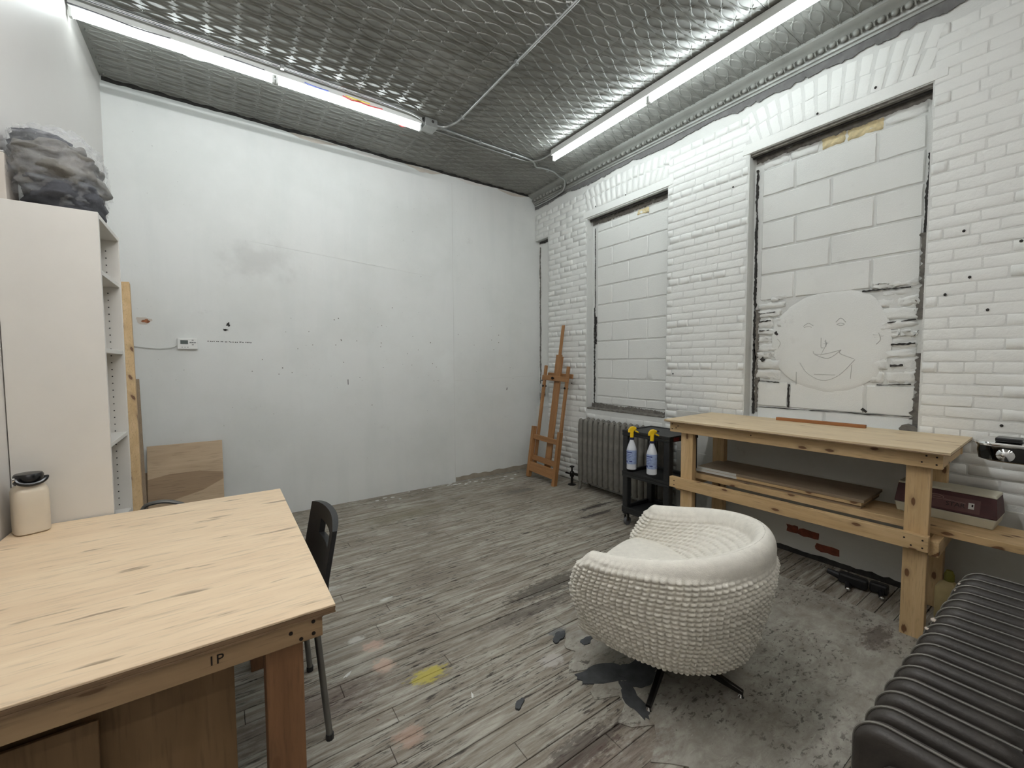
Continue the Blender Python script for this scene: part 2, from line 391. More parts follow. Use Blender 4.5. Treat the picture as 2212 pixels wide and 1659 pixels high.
def emit(name, rgb, power):
    k = N(name); k.b.inputs['Base Color'].default_value = (0.9, 0.9, 0.9, 1)
    k.b.inputs['Emission Color'].default_value = rgb+(1,); k.b.inputs['Emission Strength'].default_value = power; return k.m
MAT['tube'] = emit('lit_fluorescent_tube', (0.90, 0.985, 1.0), TUBE_POWER)
MAT['tube_brick'] = emit('lit_fluorescent_tube_brick_side', (0.90, 0.985, 1.0), BRICK_POWER)
MAT['tube_over_fill'] = emit('added_overhead_fill_tube', (0.97, 0.985, 1.0), OVER_FILL_POWER)
MAT['tube_rear_fill'] = emit('added_warm_rear_fill_tube', (1.0, 0.965, 0.93), REAR_FILL_POWER)

def clear(name, tint, alpha, rough=0.1):
    k = N(name, rough); k.b.inputs['Base Color'].default_value = tint+(1,); k.b.inputs['Alpha'].default_value = alpha
    k.b.inputs['Specular IOR Level'].default_value = 0.8; return k
def bag_film():
    k = clear('clear_plastic_film', (0.85, 0.87, 0.9), 0.15, 0.07); v = k.coords()
    k.bump(k.noise(k.coords('Object', (9, 9, 24), rot=(0.5, 0.4, 0.2)), 2.0, 4, 0.6, 1.0), 0.9, 0.02); return k.m
MAT['film'] = bag_film()
MAT['bottle_clear'] = clear('frosted_clear_bottle', (0.86, 0.89, 0.93), 0.72, 0.25).m
MAT['label_blue'] = plain('blue_bottle_label', (150,166,200), 0.5, 0.0, 0.18, 60)
MAT['label_navy'] = plain('navy_label_print', (52,62,128), 0.5)
MAT['clear_cup'] = clear('clear_plastic_cup', (0.8, 0.82, 0.82), 0.3, 0.1).m

# ================================================================== THE SETTING
# floor: subfloor, boards, a worn sheet laid over them
RY0 = -2.6
fl = struct('floor', MB().box((XL-0.2, RY0, -0.10), (XR+0.25, YB+0.2, -0.022)), MAT['floor_gap'])
bw = 0.0805
row = 0; y = YB - 0.002
board_mesh = {}
while y > 0.05:
    x = XL + 0.004
    first = random.uniform(0.5, 2.4)
    while x < XR - 0.02:
        L = first if x < XL + 0.01 else random.uniform(1.1, 2.6)
        if x + L > XR - 0.35: L = XR - 0.006 - x
        Lq = L
        mb = MB(); h = bw - random.uniform(0.0014, 0.0048)
        mb.box((0, -h, -0.02), (Lq-0.0016, 0, 0))
        o = mb.build('floor_board', MAT['floor'], fl, bevel=0.0014, seg=1)
        o.location = (x, y, random.uniform(-0.001, 0.0005)); o.rotation_euler = (random.uniform(-0.002, 0.002), 0, 0)
        x += L
    y -= bw; row += 1
mb = MB().box((XL-0.1, RY0, -0.02), (XR+0.1, y, 0)); mb.build('floor_rear', MAT['floor'], fl)
# worn sheet covering
pts = [(2.83,0.468,0)]
for i in range(30): pts.append((2.83+0.05*i/29+random.uniform(-0.003,0.003), 0.468+1.0*i/29, 0))
for i in range(26): pts.append((2.86-1.55*i/25, 1.47+0.04*math.sin(i*0.9)+random.uniform(-0.03,0.03), 0))
for i in range(24): pts.append((1.28+0.05*math.sin(i*1.7)+random.uniform(-0.03,0.03)-0.1*i/23, 1.44-0.97*i/23, 0))
MB().prism([(p[0],p[1],0.0012) for p in pts], (0,0,0.003)).build('floor_sheet', MAT['floor_sheet'], fl)
def ragged(cx, cy, rx, ry, n=26, j=0.22, rot=0.0):
    ph = random.uniform(0, 9); out = []
    for i in range(n):
        a = 2*PI*i/n; r = 1 + j*(math.sin(3*a+ph)*0.6 + math.sin(5*a+ph*2)*0.4 + random.uniform(-0.5,0.5))
        x, y_ = rx*r*math.cos(a), ry*r*math.sin(a)
        out.append((cx + x*math.cos(rot)-y_*math.sin(rot), cy + x*math.sin(rot)+y_*math.cos(rot)))
    return out
for ip, (cx, cy, rx, ry, rr) in enumerate(((1.36,1.20,0.17,0.055,-0.5), (1.32,1.06,0.10,0.035,1.2), (1.46,1.14,0.10,0.07,0.2), (1.33,1.52,0.05,0.022,0.4), (1.42,1.42,0.04,0.02,0.2), (0.93,1.30,0.03,0.012,0.5))):
    MB().prism([(p[0],p[1],0.0) for p in ragged(cx,cy,rx,ry,rot=rr)], (0,0,0.0050+0.0007*ip)).build('torn_patch', MAT['asphalt'], fl)
for i in range(26):                                   # plaster crumbs along the back wall
    cx, cy = random.uniform(1.2, 2.9), YB - random.uniform(0.02, 0.22)
    if i < 3: cx, cy = ((2.35, 4.12), (2.75, 3.98), (2.1, 4.15))[i]
    r = random.uniform(0.006, 0.016)*(2 if i < 3 else 1)
    MB().prism([(p[0],p[1],0.001) for p in ragged(cx,cy,r*1.6,r*0.8,8,0.3)], (0,0,0.004)).build('plaster_crumb', MAT['paper'], fl)
for (cx, cy, r, ro) in ((0.43,2.62,0.055,0.1), (0.41,1.86,0.022,0.6), (0.80,1.45,0.016,1.2)):
    MB().prism([(p[0],p[1],0.001) for p in ragged(cx,cy,r,r*0.28,9,0.3,ro)], (0,0,0.002)).build('paper_scrap', MAT['paper'], fl)

# back wall, left wall, near partition, rear space
wb = struct('wall_back', MB().box((XL-0.15, YB, -0.05), (XR+0.3, YB+0.12, ZC+0.05)), MAT['drywall'])
wl = struct('wall_left', MB().box((XL-0.12, RY0, -0.05), (XL, YB, ZC+0.05)), MAT['left_wall'])
wn_ = struct('wall_near', MB().box((1.0, -0.12, -0.02), (XR, 0.0, 1.25)), MAT['left_wall'])
wr_ = struct('wall_rear', MB().box((XL-0.1, RY0-0.1, -0.05), (XR+0.3, RY0, ZC+0.05)), MAT['left_wall'])
# back wall details: panel seams, bare strip at the foot, dark gap under the ceiling
def onback(x, z, off=0.0): return (x, YB-0.0008-off, z)
for (x0, z0, x1, z1, wd) in ((2.150,0.05,2.150,3.32,0.004), (2.15,1.155,3.29,1.185,0.004), (0.24,2.395,1.9,2.28,0.003)):
    MB().bar(onback(x0,z0), onback(x1,z1), wd, 0.002, (0,1,0)).build('panel_seam', MAT['mortar_paint'], wb)
top = []; bot = []
for i in range(60):
    t = i/59; x = 2.155 + (XR-2.165)*t
    top.append(onback(x, 0.055+0.02*noise.noise((x*9,0,0))+0.012*t)); bot.append(onback(x, 0.004))
MB().prism(bot + top[::-1], (0,-0.003,0)).build('base_strip', MAT['bare_board'], wb)
top = []; bot = []
for i in range(90):
    x = XL + 0.01 + (XR-XL-0.02)*i/89
    top.append(onback(x, ZC-0.002)); bot.append(onback(x, ZC-0.028-0.014*noise.noise((x*3,2,0))-0.006*noise.noise((x*17,5,0))))
MB().prism(bot + top[::-1], (0,-0.004,0)).build('ceiling_gap_strip', MAT['dark_gap'], wb)
for k_ in range(5):
    x = (0.55, 1.05, 1.62, 2.2, 2.75)[k_]
    top = []; bot = []
    for i in range(14):
        xx = x + 0.42*i/13; top.append(onback(xx, ZC-0.03)); bot.append(onback(xx, ZC-0.035-0.045*math.sin(PI*i/13)*(0.6+0.6*abs(noise.noise((xx*7,k_,0))))))
    MB().prism(bot + top[::-1], (0,-0.0015,0)).build('peeling_edge', MAT['left_wall'] if k_ % 2 else MAT['cardboard'], wb)
def blot(name, x, z, rx, rz, mat, parent=wb, j=0.3, off=0.0):
    p = [(q[0], YB-0.0006-off, q[1]) for q in ragged(x, z, rx, rz, 16, j)]
    return MB().prism(p, (0,-0.0012,0)).build(name, mat, parent)
blot('plaster_scar', -0.468, 1.69, 0.046, 0.027, MAT['cardboard']); blot('plaster_scar', -0.455, 1.685, 0.026, 0.013, MAT['scar'], off=0.001)
blot('gouge', 0.066, 1.683, 0.012, 0.017, MAT['dark_gap'], j=0.4); blot('gouge', 0.045, 1.638, 0.016, 0.008, MAT['dark_gap'], j=0.4)
mb = MB()
for i in range(22):
    mb.sphere((-0.075+0.30*i/21+random.uniform(-0.004,0.004), YB, 1.541-0.004*i/21+random.uniform(-0.002,0.002)), (0.0045,0.002,0.004), 6, 4)
mb.build('screw_hole_row', MAT['dark_gap'], wb)['kind'] = 'stuff'
mb = MB()
for i in range(46):
    mb.sphere((random.uniform(0.2, 2.0) if i < 34 else random.uniform(2.2,3.1), YB, random.gauss(1.52, 0.25)), (random.uniform(0.002,0.006),0.0015,random.uniform(0.002,0.006)), 6, 4)
mb.build('nail_hole', MAT['cement'], wb)['kind'] = 'stuff'
MB().bar(onback(1.01,1.15), onback(1.01,1.20), 0.005, 0.003, (0,1,0)).build('scratch', MAT['dark_gap'], wb)
MB().bar(onback(2.86,1.02), onback(2.865,1.05), 0.008, 0.003, (0,1,0)).build('scratch', MAT['dark_gap'], wb)

# ceiling of pressed tin panels
ce = struct('ceiling', MB().box((XL-0.1, RY0, ZC+0.004), (XR+0.3, YB+0.1, ZC+0.08)), MAT['tin'])
DX, DY = 0.1545, 0.0965
def strip(mb, pts, wd, ht):
    P = [Vector((p[0], p[1], 0)) for p in pts]; vs = []; fs = []
    for i, p in enumerate(P):
        d = (P[min(i+1, len(P)-1)]-P[max(i-1, 0)]).normalized(); n_ = Vector((-d.y, d.x, 0))*wd/2
        e = 0.25 if i in (0, len(P)-1) else 1
        vs += [p-n_*e, p+Vector((0,0,-ht*e)), p+n_*e]
    for i in range(len(P)-1):
        a = i*3; fs += [(a,a+1,a+4,a+3), (a+1,a+2,a+5,a+4)]
    mb.add(vs, fs)
panel_cache = {}
def tin_panel(nx, ny):
    if (nx, ny) in panel_cache: return panel_cache[(nx, ny)]
    mb = MB(); Wd, Hd = nx*DX, ny*DY
    mb.box((0.0006, 0.0006, 0), (Wd-0.0006, Hd-0.0006, 0.004))
    for j in range(ny):
        yc = (j+0.5)*DY
        for i in range(nx):
            x0 = i*DX
            for sg in (-1, 1):
                strip(mb, [(x0+DX*t/10, yc+sg*0.030*math.sin(PI*t/10)) for t in range(11)], 0.011, 0.0085)
                # leaf tips at the knot
                strip(mb, [(x0, yc), (x0+0.014, yc+sg*0.012), (x0+0.020, yc+sg*0.024)], 0.009, 0.009)
                strip(mb, [(x0, yc), (x0-0.014 if i else x0+0.004, yc+sg*0.012), (x0-0.020 if i else x0+0.004, yc+sg*0.024)], 0.009, 0.009)
                strip(mb, [(x0+DX*t/6, yc+sg*(0.0475-0.006*math.sin(PI*t/6))) for t in range(7)], 0.006, 0.0045)
            mb.sphere((x0, yc, 0.0), (0.009, 0.009, 0.007), 6, 4)
        strip(mb, [(0, j*DY+0.0015), (Wd, j*DY+0.0015)], 0.007, 0.007)
    me = mb.mesh('tin_panel', MAT['tin'], smooth=False)
    for p in list(me.polygons)[6:]: p.use_smooth = True
    panel_cache[(nx, ny)] = me; return me
xe = []; x = 0.93
xs0 = [0.93-0.618*k for k in range(2, -1, -1)]           # -0.306 .. 0.93
cols = [(-0.306-DX*2, 2)] + [(-0.306+0.618*k, 4) for k in range(5)] + [(-0.306+0.618*5, 3)]
rows = []; y0 = 2.42
rows = [(2.42+0.579*k, 6) for k in range(3)] + [(2.42+0.579*3, 1)] + [(2.42-0.579*k, 6) for k in range(1, 5)]
for (px, nx) in cols:
    for (py, ny) in rows:
        link('tin_panel', tin_panel(nx, ny), ce, (px, py, ZC-0.0005+random.uniform(-0.0006, 0.0)), (random.uniform(-0.0015,0.0015), random.uniform(-0.0015,0.0015), 0))

# cornice on the brick wall
tr = tag(bpy.data.objects.new('trim_1', None), kind='structure'); C.objects.link(tr)
prof = [(XR-0.002,3.302),(XR-0.022,3.304),(XR-0.024,3.318),(XR-0.036,3.322),(XR-0.040,3.345),(XR-0.060,3.372),(XR-0.085,3.388),(XR-0.105,3.392),(XR-0.118,3.402),(XR-0.120,3.4215),(XR-0.002,3.4215)]
MB().prism([(p[0], 0.01, p[1]) for p in prof], (0, YB-0.02, 0)).build('cornice_moulding', MAT['tin'], tr, smooth=True)
egg = MB().sphere((0,0,0), (0.018,0.020,0.022), 8, 6).mesh('egg_ornament', MAT['tin'], smooth=True)
dart = MB().bar((0,0,-0.018),(0,0,0.018),0.007,0.022).mesh('dart_ornament', MAT['tin'])
yy = 0.15
while yy < 4.2:
    link('egg_ornament', egg, tr, (XR-0.060, yy, 3.352), (0, 0.75, 0))
    link('dart_ornament', dart, tr, (XR-0.062, yy+0.03, 3.350), (0, 0.75, 0))
    yy += 0.06

# brick wall: core with three openings
W1 = (0.648, 1.632); W2 = (2.333, 3.330); W3 = (3.992, 4.30)
REC = 0.09
core = MB()
def cb(y0, y1, z0, z1, x0=XR, x1=XR+0.30): core.box((x0, y0, z0), (x1, y1, z1))
cb(-0.1, W1[0], 0, ZC); cb(W1[1], W2[0], 0, ZC); cb(W2[1], W3[0], 0, ZC)
cb(W1[0], W1[1], 0, 0.93); cb(W2[0], W2[1], 0, 0.845)
cb(W1[0], W1[1], 2.90, ZC); cb(W2[0], W2[1], 2.895, ZC); cb(W3[0], YB+0.05, 2.87, ZC); cb(W3[0], YB+0.05, 0, 0.80)
wr = struct('wall_right', core, MAT['mortar_paint'])
# smooth plastered lower wall under and beside the bench
pl = []
MB().box((XR-0.012, 0.0, 0.03), (XR, 2.20, 0.585)).build('plaster_dado', MAT['plaster'], wr, bevel=0.004)
MB().box((XR-0.010, 0.64, 0.58), (XR, 2.20, 0.93)).build('plaster_dado', MAT['plaster'], wr, bevel=0.004)
for (yc, zc, ry, rz) in ((1.86,0.20,0.0,0.0),):
    pass
def onwall(pts, off, d, name, mat, parent=wr):
    return MB().prism([(XR-off, p[0], p[1]) for p in pts], (-d,0,0)).build(name, mat, parent)
for (y0_, z0_, L_) in ((1.17,0.165,0.10), (1.06,0.095,0.105), (1.27,0.17,0.06)):
    sq = [(y0_+L_*a_*0.62+random.uniform(-0.006,0.006), z0_+0.026*b_+random.uniform(-0.004,0.004)) for a_, b_ in ((-1,-0.9),(-0.5,-1),(0,-0.95),(0.5,-1),(1,-0.8),(1.02,0),(0.95,0.9),(0.5,1),(0,0.9),(-0.5,1),(-1,0.85),(-0.96,0))]
    onwall(sq, 0.0115, 0.003, 'bare_brick', MAT['brick_red'])
pts_t = []; pts_b = []
for i in range(70):
    yv = 0.3 + 1.9*i/69; pts_t.append((yv, 0.035+0.018*noise.noise((yv*8,1,0))+0.012*noise.noise((yv*25,1,0)))); pts_b.append((yv, 0.0))
onwall(pts_b + pts_t[::-1], 0.0115, 0.004, 'dark_floor_joint', MAT['dark_gap'])  # ragged dark strip along the foot of the wall
# ragged grey band below the cornice
pts_t = []; pts_b = []
for i in range(520):
    yv = 0.02 + (YB-0.03)*i/519
    zb = 3.262 + 0.025*noise.noise((yv*2.3,7,0)) + 0.016*noise.noise((yv*9,7,0)) + 0.014*noise.noise((yv*31,7,0)) + 0.012*noise.noise((yv*75,3,0)) - 0.02*max(0, (2.4-yv)/2.4)
    pts_b.append((yv, zb)); pts_t.append((yv, 3.306))
onwall(pts_b + pts_t[::-1], 0.010, 0.003, 'bare_grey_band', MAT['grey_wall_paint'])

# painted bricks
def brick_shape(seed, nu=4, nv=2):
    rnd = random.Random(seed); mb = MB(); vs = []; fs = []
    us = [-0.5, -0.478] + [(-0.5+ (i)/nu) for i in range(1, nu)] + [0.478, 0.5]; vv = [-0.5, -0.42, 0.0, 0.42, 0.5]
    for j, v in enumerate(vv):
        for i, u in enumerate(us):
            edge = (i in (0, len(us)-1)) or (j in (0, len(vv)-1))
            pr = 0.0 if edge else 1.0 + rnd.uniform(-0.30, 0.22)
            jy = rnd.uniform(-0.008, 0.008) if edge else 0
            vs.append((-pr, u + (rnd.uniform(-0.006, 0.006)), v + jy + rnd.uniform(-0.03, 0.03)))
    n = len(us)
    for j in range(len(vv)-1):
        for i in range(n-1): fs.append((j*n+i, j*n+i+1, (j+1)*n+i+1, (j+1)*n+i))
    mb.add(vs, fs); b = len(mb.v)
    me = mb.mesh('brick', MAT['brick_paint'], smooth='all'); return me
BR = [brick_shape(k) for k in range(10)]
bricks = []   # (y, z, length, height, rot)
CZ = 0.0613; BL = 0.2075
def bond(y0, y1, z0, z1):
    r = int(round(z0/CZ))
    while (r+1)*CZ <= z1+0.012:
        z = (r+0.5)*CZ
        header = (r % 6 == 3)
        ln = BL/2 if header else BL
        off = (0.37 if r % 2 else 0.87)*ln + (math.sin(r*12.9898)*43758.5453 % 1.0)*0.02
        yv = y0 - off
        while yv < y1:
            a, b = max(yv, y0), min(yv+ln, y1)
            if b-a > 0.03: bricks.append(((a+b)/2, z+random.uniform(-0.0015,0.0015), b-a-random.uniform(0.004,0.009), CZ-random.uniform(0.004,0.009), random.gauss(0, 0.008)))
            yv += ln
        r += 1
ZT = 3.235
bond(0.005, W1[0]-0.004, 0.585, ZT); bond(W1[1]+0.004, W2[0]-0.004, 0.93, ZT); bond(W2[1]+0.004, W3[0]-0.004, 0.03, 2.96)
bond(W2[0], W2[1], 0.10, 0.80); bond(W2[1]+0.004, YB, 2.90, ZT-0.0); bond(2.2, W2[0]-0.004, 0.1, 0.93)
for wa, wb_ in (W1, W2):                 # upright bricks in two arched rows over each lintel
    for rw, (zc, hh) in enumerate(((3.045, 0.125), (3.165, 0.110))):
        n_ = int((wb_-wa)/0.066); mid = (wa+wb_)/2
        for i in range(n_):
            yv = wa + (i+0.5)*(wb_-wa)/n_; tl = (yv-mid)*0.75
            bricks.append((yv + (zc-3.0)*tl*0.6, zc - 0.05*((yv-mid)/0.5)**2*0.4, hh, 0.055, PI/2 - tl))
    MB().box((XR-0.009, wa-0.06, 2.905), (XR, wb_+0.05, 2.975)).build('painted_lintel', MAT['brick_paint'], wr, bevel=0.003)
camp = Vector((0, 0, 1.36))
def size_key(b):
    d = Vector((XR, b[0], b[1]))-camp; return -(b[2]*b[3]*abs(d.x))/d.length**3 if d.normalized().dot(fw) > 0.5 and 0.25 < b[0] and not (b[1] < 0.9 and b[0] < 2.3) else 0
bricks.sort(key=size_key)
rest = MB()
for i, (yv, z, L_, h_, rr) in enumerate(bricks):
    pr = 0.0060 + random.uniform(-0.0025, 0.0025); sh = random.choice(BR)
    if i < 300:
        link('brick', sh, wr, (XR+0.0005, yv, z), (rr, 0, 0), (pr, L_, h_))
    else:
        mt = Matrix.Translation((XR+0.0005, yv, z)) @ Matrix.Rotation(rr, 4, 'X') @ Matrix.Diagonal((pr, L_, h_, 1))
        rest.add([mt @ v.co for v in sh.vertices], [tuple(p.vertices) for p in sh.polygons])
rest.build('small_bricks', MAT['brick_paint'], wr, smooth='all')['kind'] = 'stuff'
mb = MB()
for (yv, z) in ((0.47,1.80),(0.40,1.62),(0.30,1.95),(0.56,1.72),(0.28,2.25),(0.33,1.02),(0.50,2.05),(2.25,1.25),(1.75,2.7),(1.2,2.99),(0.9,3.0),(3.2,2.99),(2.8,2.98)):
    mb.sphere((XR-0.009, yv, z), (0.003, 0.007, 0.008), 7, 4)
mb.build('nail_hole', MAT['dark_gap'], wr)['kind'] = 'stuff'

# bricked-up windows
def block_face(rnd, L_, h_, rough_=0.0):
    mb = MB(); nu, nv = 6, 3; vs = []; fs = []
    us = [0, 0.006/L_] + [i/nu for i in range(1, nu)] + [1-0.006/L_, 1]; vv = [0, 0.006/h_] + [i/nv for i in range(1, nv)] + [1-0.006/h_, 1]
    for j, v in enumerate(vv):
        for i, u in enumerate(us):
            edge = i in (0, len(us)-1) or j in (0, len(vv)-1)
            vs.append((0.008 if edge else rnd.uniform(-0.0012, 0.0012)*(1+rough_*5), (u-0.5)*L_ + rnd.uniform(-0.002,0.002)*(1+rough_*2), (v-0.5)*h_ + rnd.uniform(-0.002,0.002)*(1+rough_*2)))
    n = len(us)
    for j in range(len(vv)-1):
        for i in range(n-1): fs.append((j*n+i, j*n+i+1, (j+1)*n+i+1, (j+1)*n+i))
    return mb.add(vs, fs)
rb = random.Random(3)
def blocks(parent, ya, yb, rows_):
    for (z0, z1, joints) in rows_:
        ys = [ya] + sorted(joints) + [yb]
        for a, b in zip(ys[:-1], ys[1:]):
            o = block_face(rb, b-a-0.010, z1-z0-0.010).build('concrete_block', MAT['block_paint'], parent, smooth=True)
            o.location = (XR+REC-0.010+rb.uniform(-0.0015,0.0015), (a+b)/2, (z0+z1)/2)
            o.rotation_euler = (rb.gauss(0,0.003), 0, 0)
def jag_strip(parent, name, mat, y0, z0, y1, z1, wd, xo, seed, amp=0.5, n=170, d=0.004):
    P0, P1 = Vector((y0, z0)), Vector((y1, z1)); dr = (P1-P0).normalized(); nn = Vector((-dr.y, dr.x)); A = []; B = []
    for i in range(n):
        t = i/(n-1); p = P0.lerp(P1, t); L_ = (P1-P0).length*t
        a = wd*(0.5+amp*noise.noise((L_*6, seed, 0))+amp*0.7*noise.noise((L_*22, seed+4, 0))+amp*0.7*noise.noise((L_*65, seed+2, 0))); b = wd*(0.5+amp*noise.noise((L_*7, seed+9, 0))+amp*0.8*noise.noise((L_*48, seed+5, 0)))
        A.append(p+nn*max(a, 0.0008)); B.append(p-nn*max(b, 0.0008))
    return MB().prism([(xo, p.x, p.y) for p in A+B[::-1]], (-d,0,0)).build(name, mat, parent)

win1 = struct('window_1', MB().box((XR+REC-0.002, W1[0]-0.02, 0.90), (XR+0.28, W1[1]+0.02, 2.92)), MAT['mortar_paint'])
ya, yb_ = W1[0]+0.03, W1[1]-0.055
blocks(win1, ya, yb_, [(2.583,2.777,[0.902,1.355]), (2.390,2.583,[1.137]), (2.195,2.390,[0.905,1.346]), (2.002,2.195,[1.134]), (1.809,2.002,[0.91,1.343]), (1.014,1.206,[0.918,1.357]), (0.90,1.014,[1.137])])
for (a, b, m_) in ((1.40,1.57,'block_paint'), (1.22,1.39,'block_paint'), (1.07,1.20,'foam'), (0.88,1.06,'foam'), (0.68,0.87,'block_paint')):
    o = block_face(rb, b-a, 0.070, 1).build('filler_piece', MAT[m_], win1, smooth='all'); o.location = (XR+REC-0.008, (a+b)/2, 2.817)
# rough brick pieces beside the smoothed patch
z = 1.215
while z < 1.80:
    h_ = rb.uniform(0.045, 0.085)
    for (a, b) in ((rb.uniform(1.38,1.44), yb_+0.01), (ya, rb.uniform(0.84, 0.93))):
        if b-a > 0.2 and rb.random() < 0.6:
            m = a+(b-a)*rb.uniform(0.35,0.65); segs = [(a, m), (m, b)]
        else: segs = [(a, b)]
        for s0, s1 in segs:
            o = block_face(rb, s1-s0-0.008, h_-0.010, 1.2).build('rubble_brick', MAT['block_paint'], win1, smooth='all')
            o.location = (XR+REC-0.008+rb.uniform(-0.006,0.004), (s0+s1)/2, z+h_/2); o.rotation_euler = (rb.gauss(0,0.06), rb.gauss(0,0.05), rb.gauss(0,0.03))
    z += h_
pc = [(1.095,1.825),(1.25,1.80),(1.36,1.74),(1.446,1.647),(1.474,1.55),(1.472,1.467),(1.44,1.36),(1.399,1.278),(1.28,1.19),(1.133,1.149),(0.98,1.18),(0.868,1.258),(0.83,1.35),(0.80,1.458),(0.82,1.60),(0.884,1.74),(0.97,1.80)]
sp = smooth_path([(0,)+p for p in pc]+[(0,)+pc[0]], 5)[:-1]
mb = MB(); pcen = Vector((0, 1.13, 1.48)); rings = []
for (sc_, dx_) in ((1.015, 0.0), (1.0, 0.0015), (0.965, 0.0045), (0.91, 0.0062), (0.80, 0.0068), (0.5, 0.007), (0.02, 0.007)):
    rings.append([(XR+REC-0.008-dx_-0.0008*noise.noise((p.y*14*sc_, p.z*14, 3)), pcen.y+(p.y-pcen.y)*sc_+0.006*noise.noise((p.y*25, p.z*25, 0)), pcen.z+(p.z-pcen.z)*sc_+0.006*noise.noise((p.y*25, p.z*25, 5))) for p in sp])
np_ = len(sp)
mb.add([q for rg in rings for q in rg], [(a*np_+k, a*np_+(k+1) % np_, (a+1)*np_+(k+1) % np_, (a+1)*np_+k) for a in range(len(rings)-1) for k in range(np_)] + [tuple((len(rings)-1)*np_+k for k in range(np_))])
mb.build('plaster_patch', MAT['block_paint'], win1, smooth='all')
XF = XR+REC-0.0150
def face_line(pts, r=0.0022):
    MB().tube([(XF, p.y, p.z) for p in smooth_path([(0,)+q for q in pts], 5)], r, 5).build('scratched_line', MAT['pencil'], win1)
face_line([(1.085,1.615),(1.058,1.64),(1.03,1.61)]); face_line([(1.08,1.60),(1.058,1.607),(1.038,1.598),(1.058,1.590),(1.08,1.60)]); face_line([(1.275,1.60),(1.245,1.62),(1.215,1.60)])
face_line([(1.27,1.592),(1.245,1.598),(1.225,1.59)]); face_line([(1.166,1.515),(1.164,1.45),(1.150,1.448)]); face_line([(1.14,1.50),(1.135,1.455)])
face_line([(1.21,1.425),(1.20,1.405),(1.14,1.405),(1.05,1.43)]); face_line([(1.20,1.40),(1.12,1.375),(1.05,1.43)]); face_line([(1.05,1.43),(1.055,1.405),(0.98,1.37)])
face_line([(1.29,1.345),(1.24,1.27),(1.15,1.225),(1.06,1.26),(0.975,1.365)]); face_line([(1.20,1.265),(1.08,1.263)]); face_line([(1.31,1.28),(1.31,1.19)]); face_line([(0.99,1.33),(0.995,1.24)])
face_line([(1.44,1.52),(1.42,1.49),(1.435,1.45)]); face_line([(0.86,1.53),(0.85,1.49),(0.87,1.46)])
# dark joints, jambs, soffit
for (y0_, z0_, y1_, z1_, wd, sd) in ((1.605,0.95,1.612,2.80,0.016,1), (1.585,0.97,1.59,1.75,0.024,2), (0.675,0.95,0.668,1.40,0.03,3), (0.672,1.60,0.668,2.1,0.028,4), (0.672,2.1,0.664,2.55,0.010,5)):
    jag_strip(win1, 'cement_joint', MAT['dark_gap'] if sd in (1, 5) else MAT['cement'], y0_, z0_, y1_, z1_, wd, XR+REC-0.006, sd, 0.75)
for (y0_, z0_, y1_, z1_, wd, sd) in ((0.72,1.795,0.95,1.800,0.010,6), (1.355,1.02,1.358,1.19,0.012,7), (0.70,1.02,1.56,1.008,0.006,8), (1.42,1.20,1.57,1.21,0.006,9), (0.70,1.215,0.86,1.205,0.008,10),
                                    (1.46,1.72,1.57,1.715,0.006,11), (1.49,1.66,1.57,1.655,0.008,12), (1.50,1.59,1.57,1.585,0.006,13), (0.69,1.60,0.82,1.59,0.008,14), (0.69,1.46,0.80,1.455,0.010,15), (0.74,1.33,0.80,1.325,0.012,16), (0.905,1.03,0.93,1.05,0.016,17), (1.44,1.55,1.46,1.57,0.020,18), (1.53,1.36,1.55,1.38,0.03,19)):
    jag_strip(win1, 'open_joint', MAT['dark_gap'], y0_, z0_, y1_, z1_, wd*0.7, XR+REC-0.012, sd, 0.95, 40)
jag_strip(win1, 'soffit_cement', MAT['cement'], W1[0]+0.005, 2.872, W1[1]-0.01, 2.868, 0.045, XR+REC-0.003, 20, 0.35)
MB().box((XR+0.045, W1[0], 2.875), (XR+0.062, W1[1], 2.90)).build('steel_lintel_flange', MAT['dark_gap'], win1)
MB().box((XR+0.012, W1[0], 2.884), (XR+0.040, W1[1], 2.90)).build('lintel_board', MAT['cement'], win1)
MB().prism([(XR+0.01, p[0], p[1]) for p in ragged(0.69,0.955,0.045,0.022,14,0.15)], (0.06,0,0)).build('cement_lump', MAT['cement'], win1)

win2 = struct('window_2', MB().box((XR+REC-0.002, W2[0]-0.02, 0.83), (XR+0.28, W2[1]+0.02, 2.91)), MAT['mortar_paint'])
ya, yb_ = W2[0]+0.02, W2[1]-0.075
zz = [0.985,1.178,1.381,1.577,1.774,1.968,2.169,2.370,2.560,2.745]; rws = []
for i in range(len(zz)-1):
    rws.append((zz[i], zz[i+1], [2.598, 3.04] if i % 2 else [2.825]))
rws.append((2.745, 2.825, [2.6, 2.83, 3.05])); rws.insert(0, (0.90, 0.985, [2.6, 3.04]))
blocks(win2, ya, yb_, rws)
o = block_face(rb, 0.13, 0.05, 1).build('filler_piece', MAT['foam'], win2, smooth='all'); o.location = (XR+REC-0.014, 2.66, 2.80)
for (y0_, z0_, y1_, z1_, wd, sd) in ((3.288,0.88,3.292,1.95,0.014,31), (3.285,1.95,3.288,2.80,0.006,32), (3.272,1.55,3.275,1.85,0.018,33)):
    jag_strip(win2, 'cement_joint', MAT['dark_gap'], y0_, z0_, y1_, z1_, wd, XR+REC-0.006, sd, 0.75)
jag_strip(win2, 'sill_cement', MAT['cement'], W2[0]+0.0, 0.865, W2[1]-0.01, 0.885, 0.045, XR+REC-0.012, 34, 0.35)
jag_strip(win2, 'soffit_cement', MAT['cement'], W2[0]+0.005, 2.860, W2[1]-0.01, 2.855, 0.040, XR+REC-0.005, 35, 0.4)
MB().box((XR+0.045, W2[0], 2.872), (XR+0.062, W2[1], 2.895)).build('steel_lintel_flange', MAT['dark_gap'], win2)
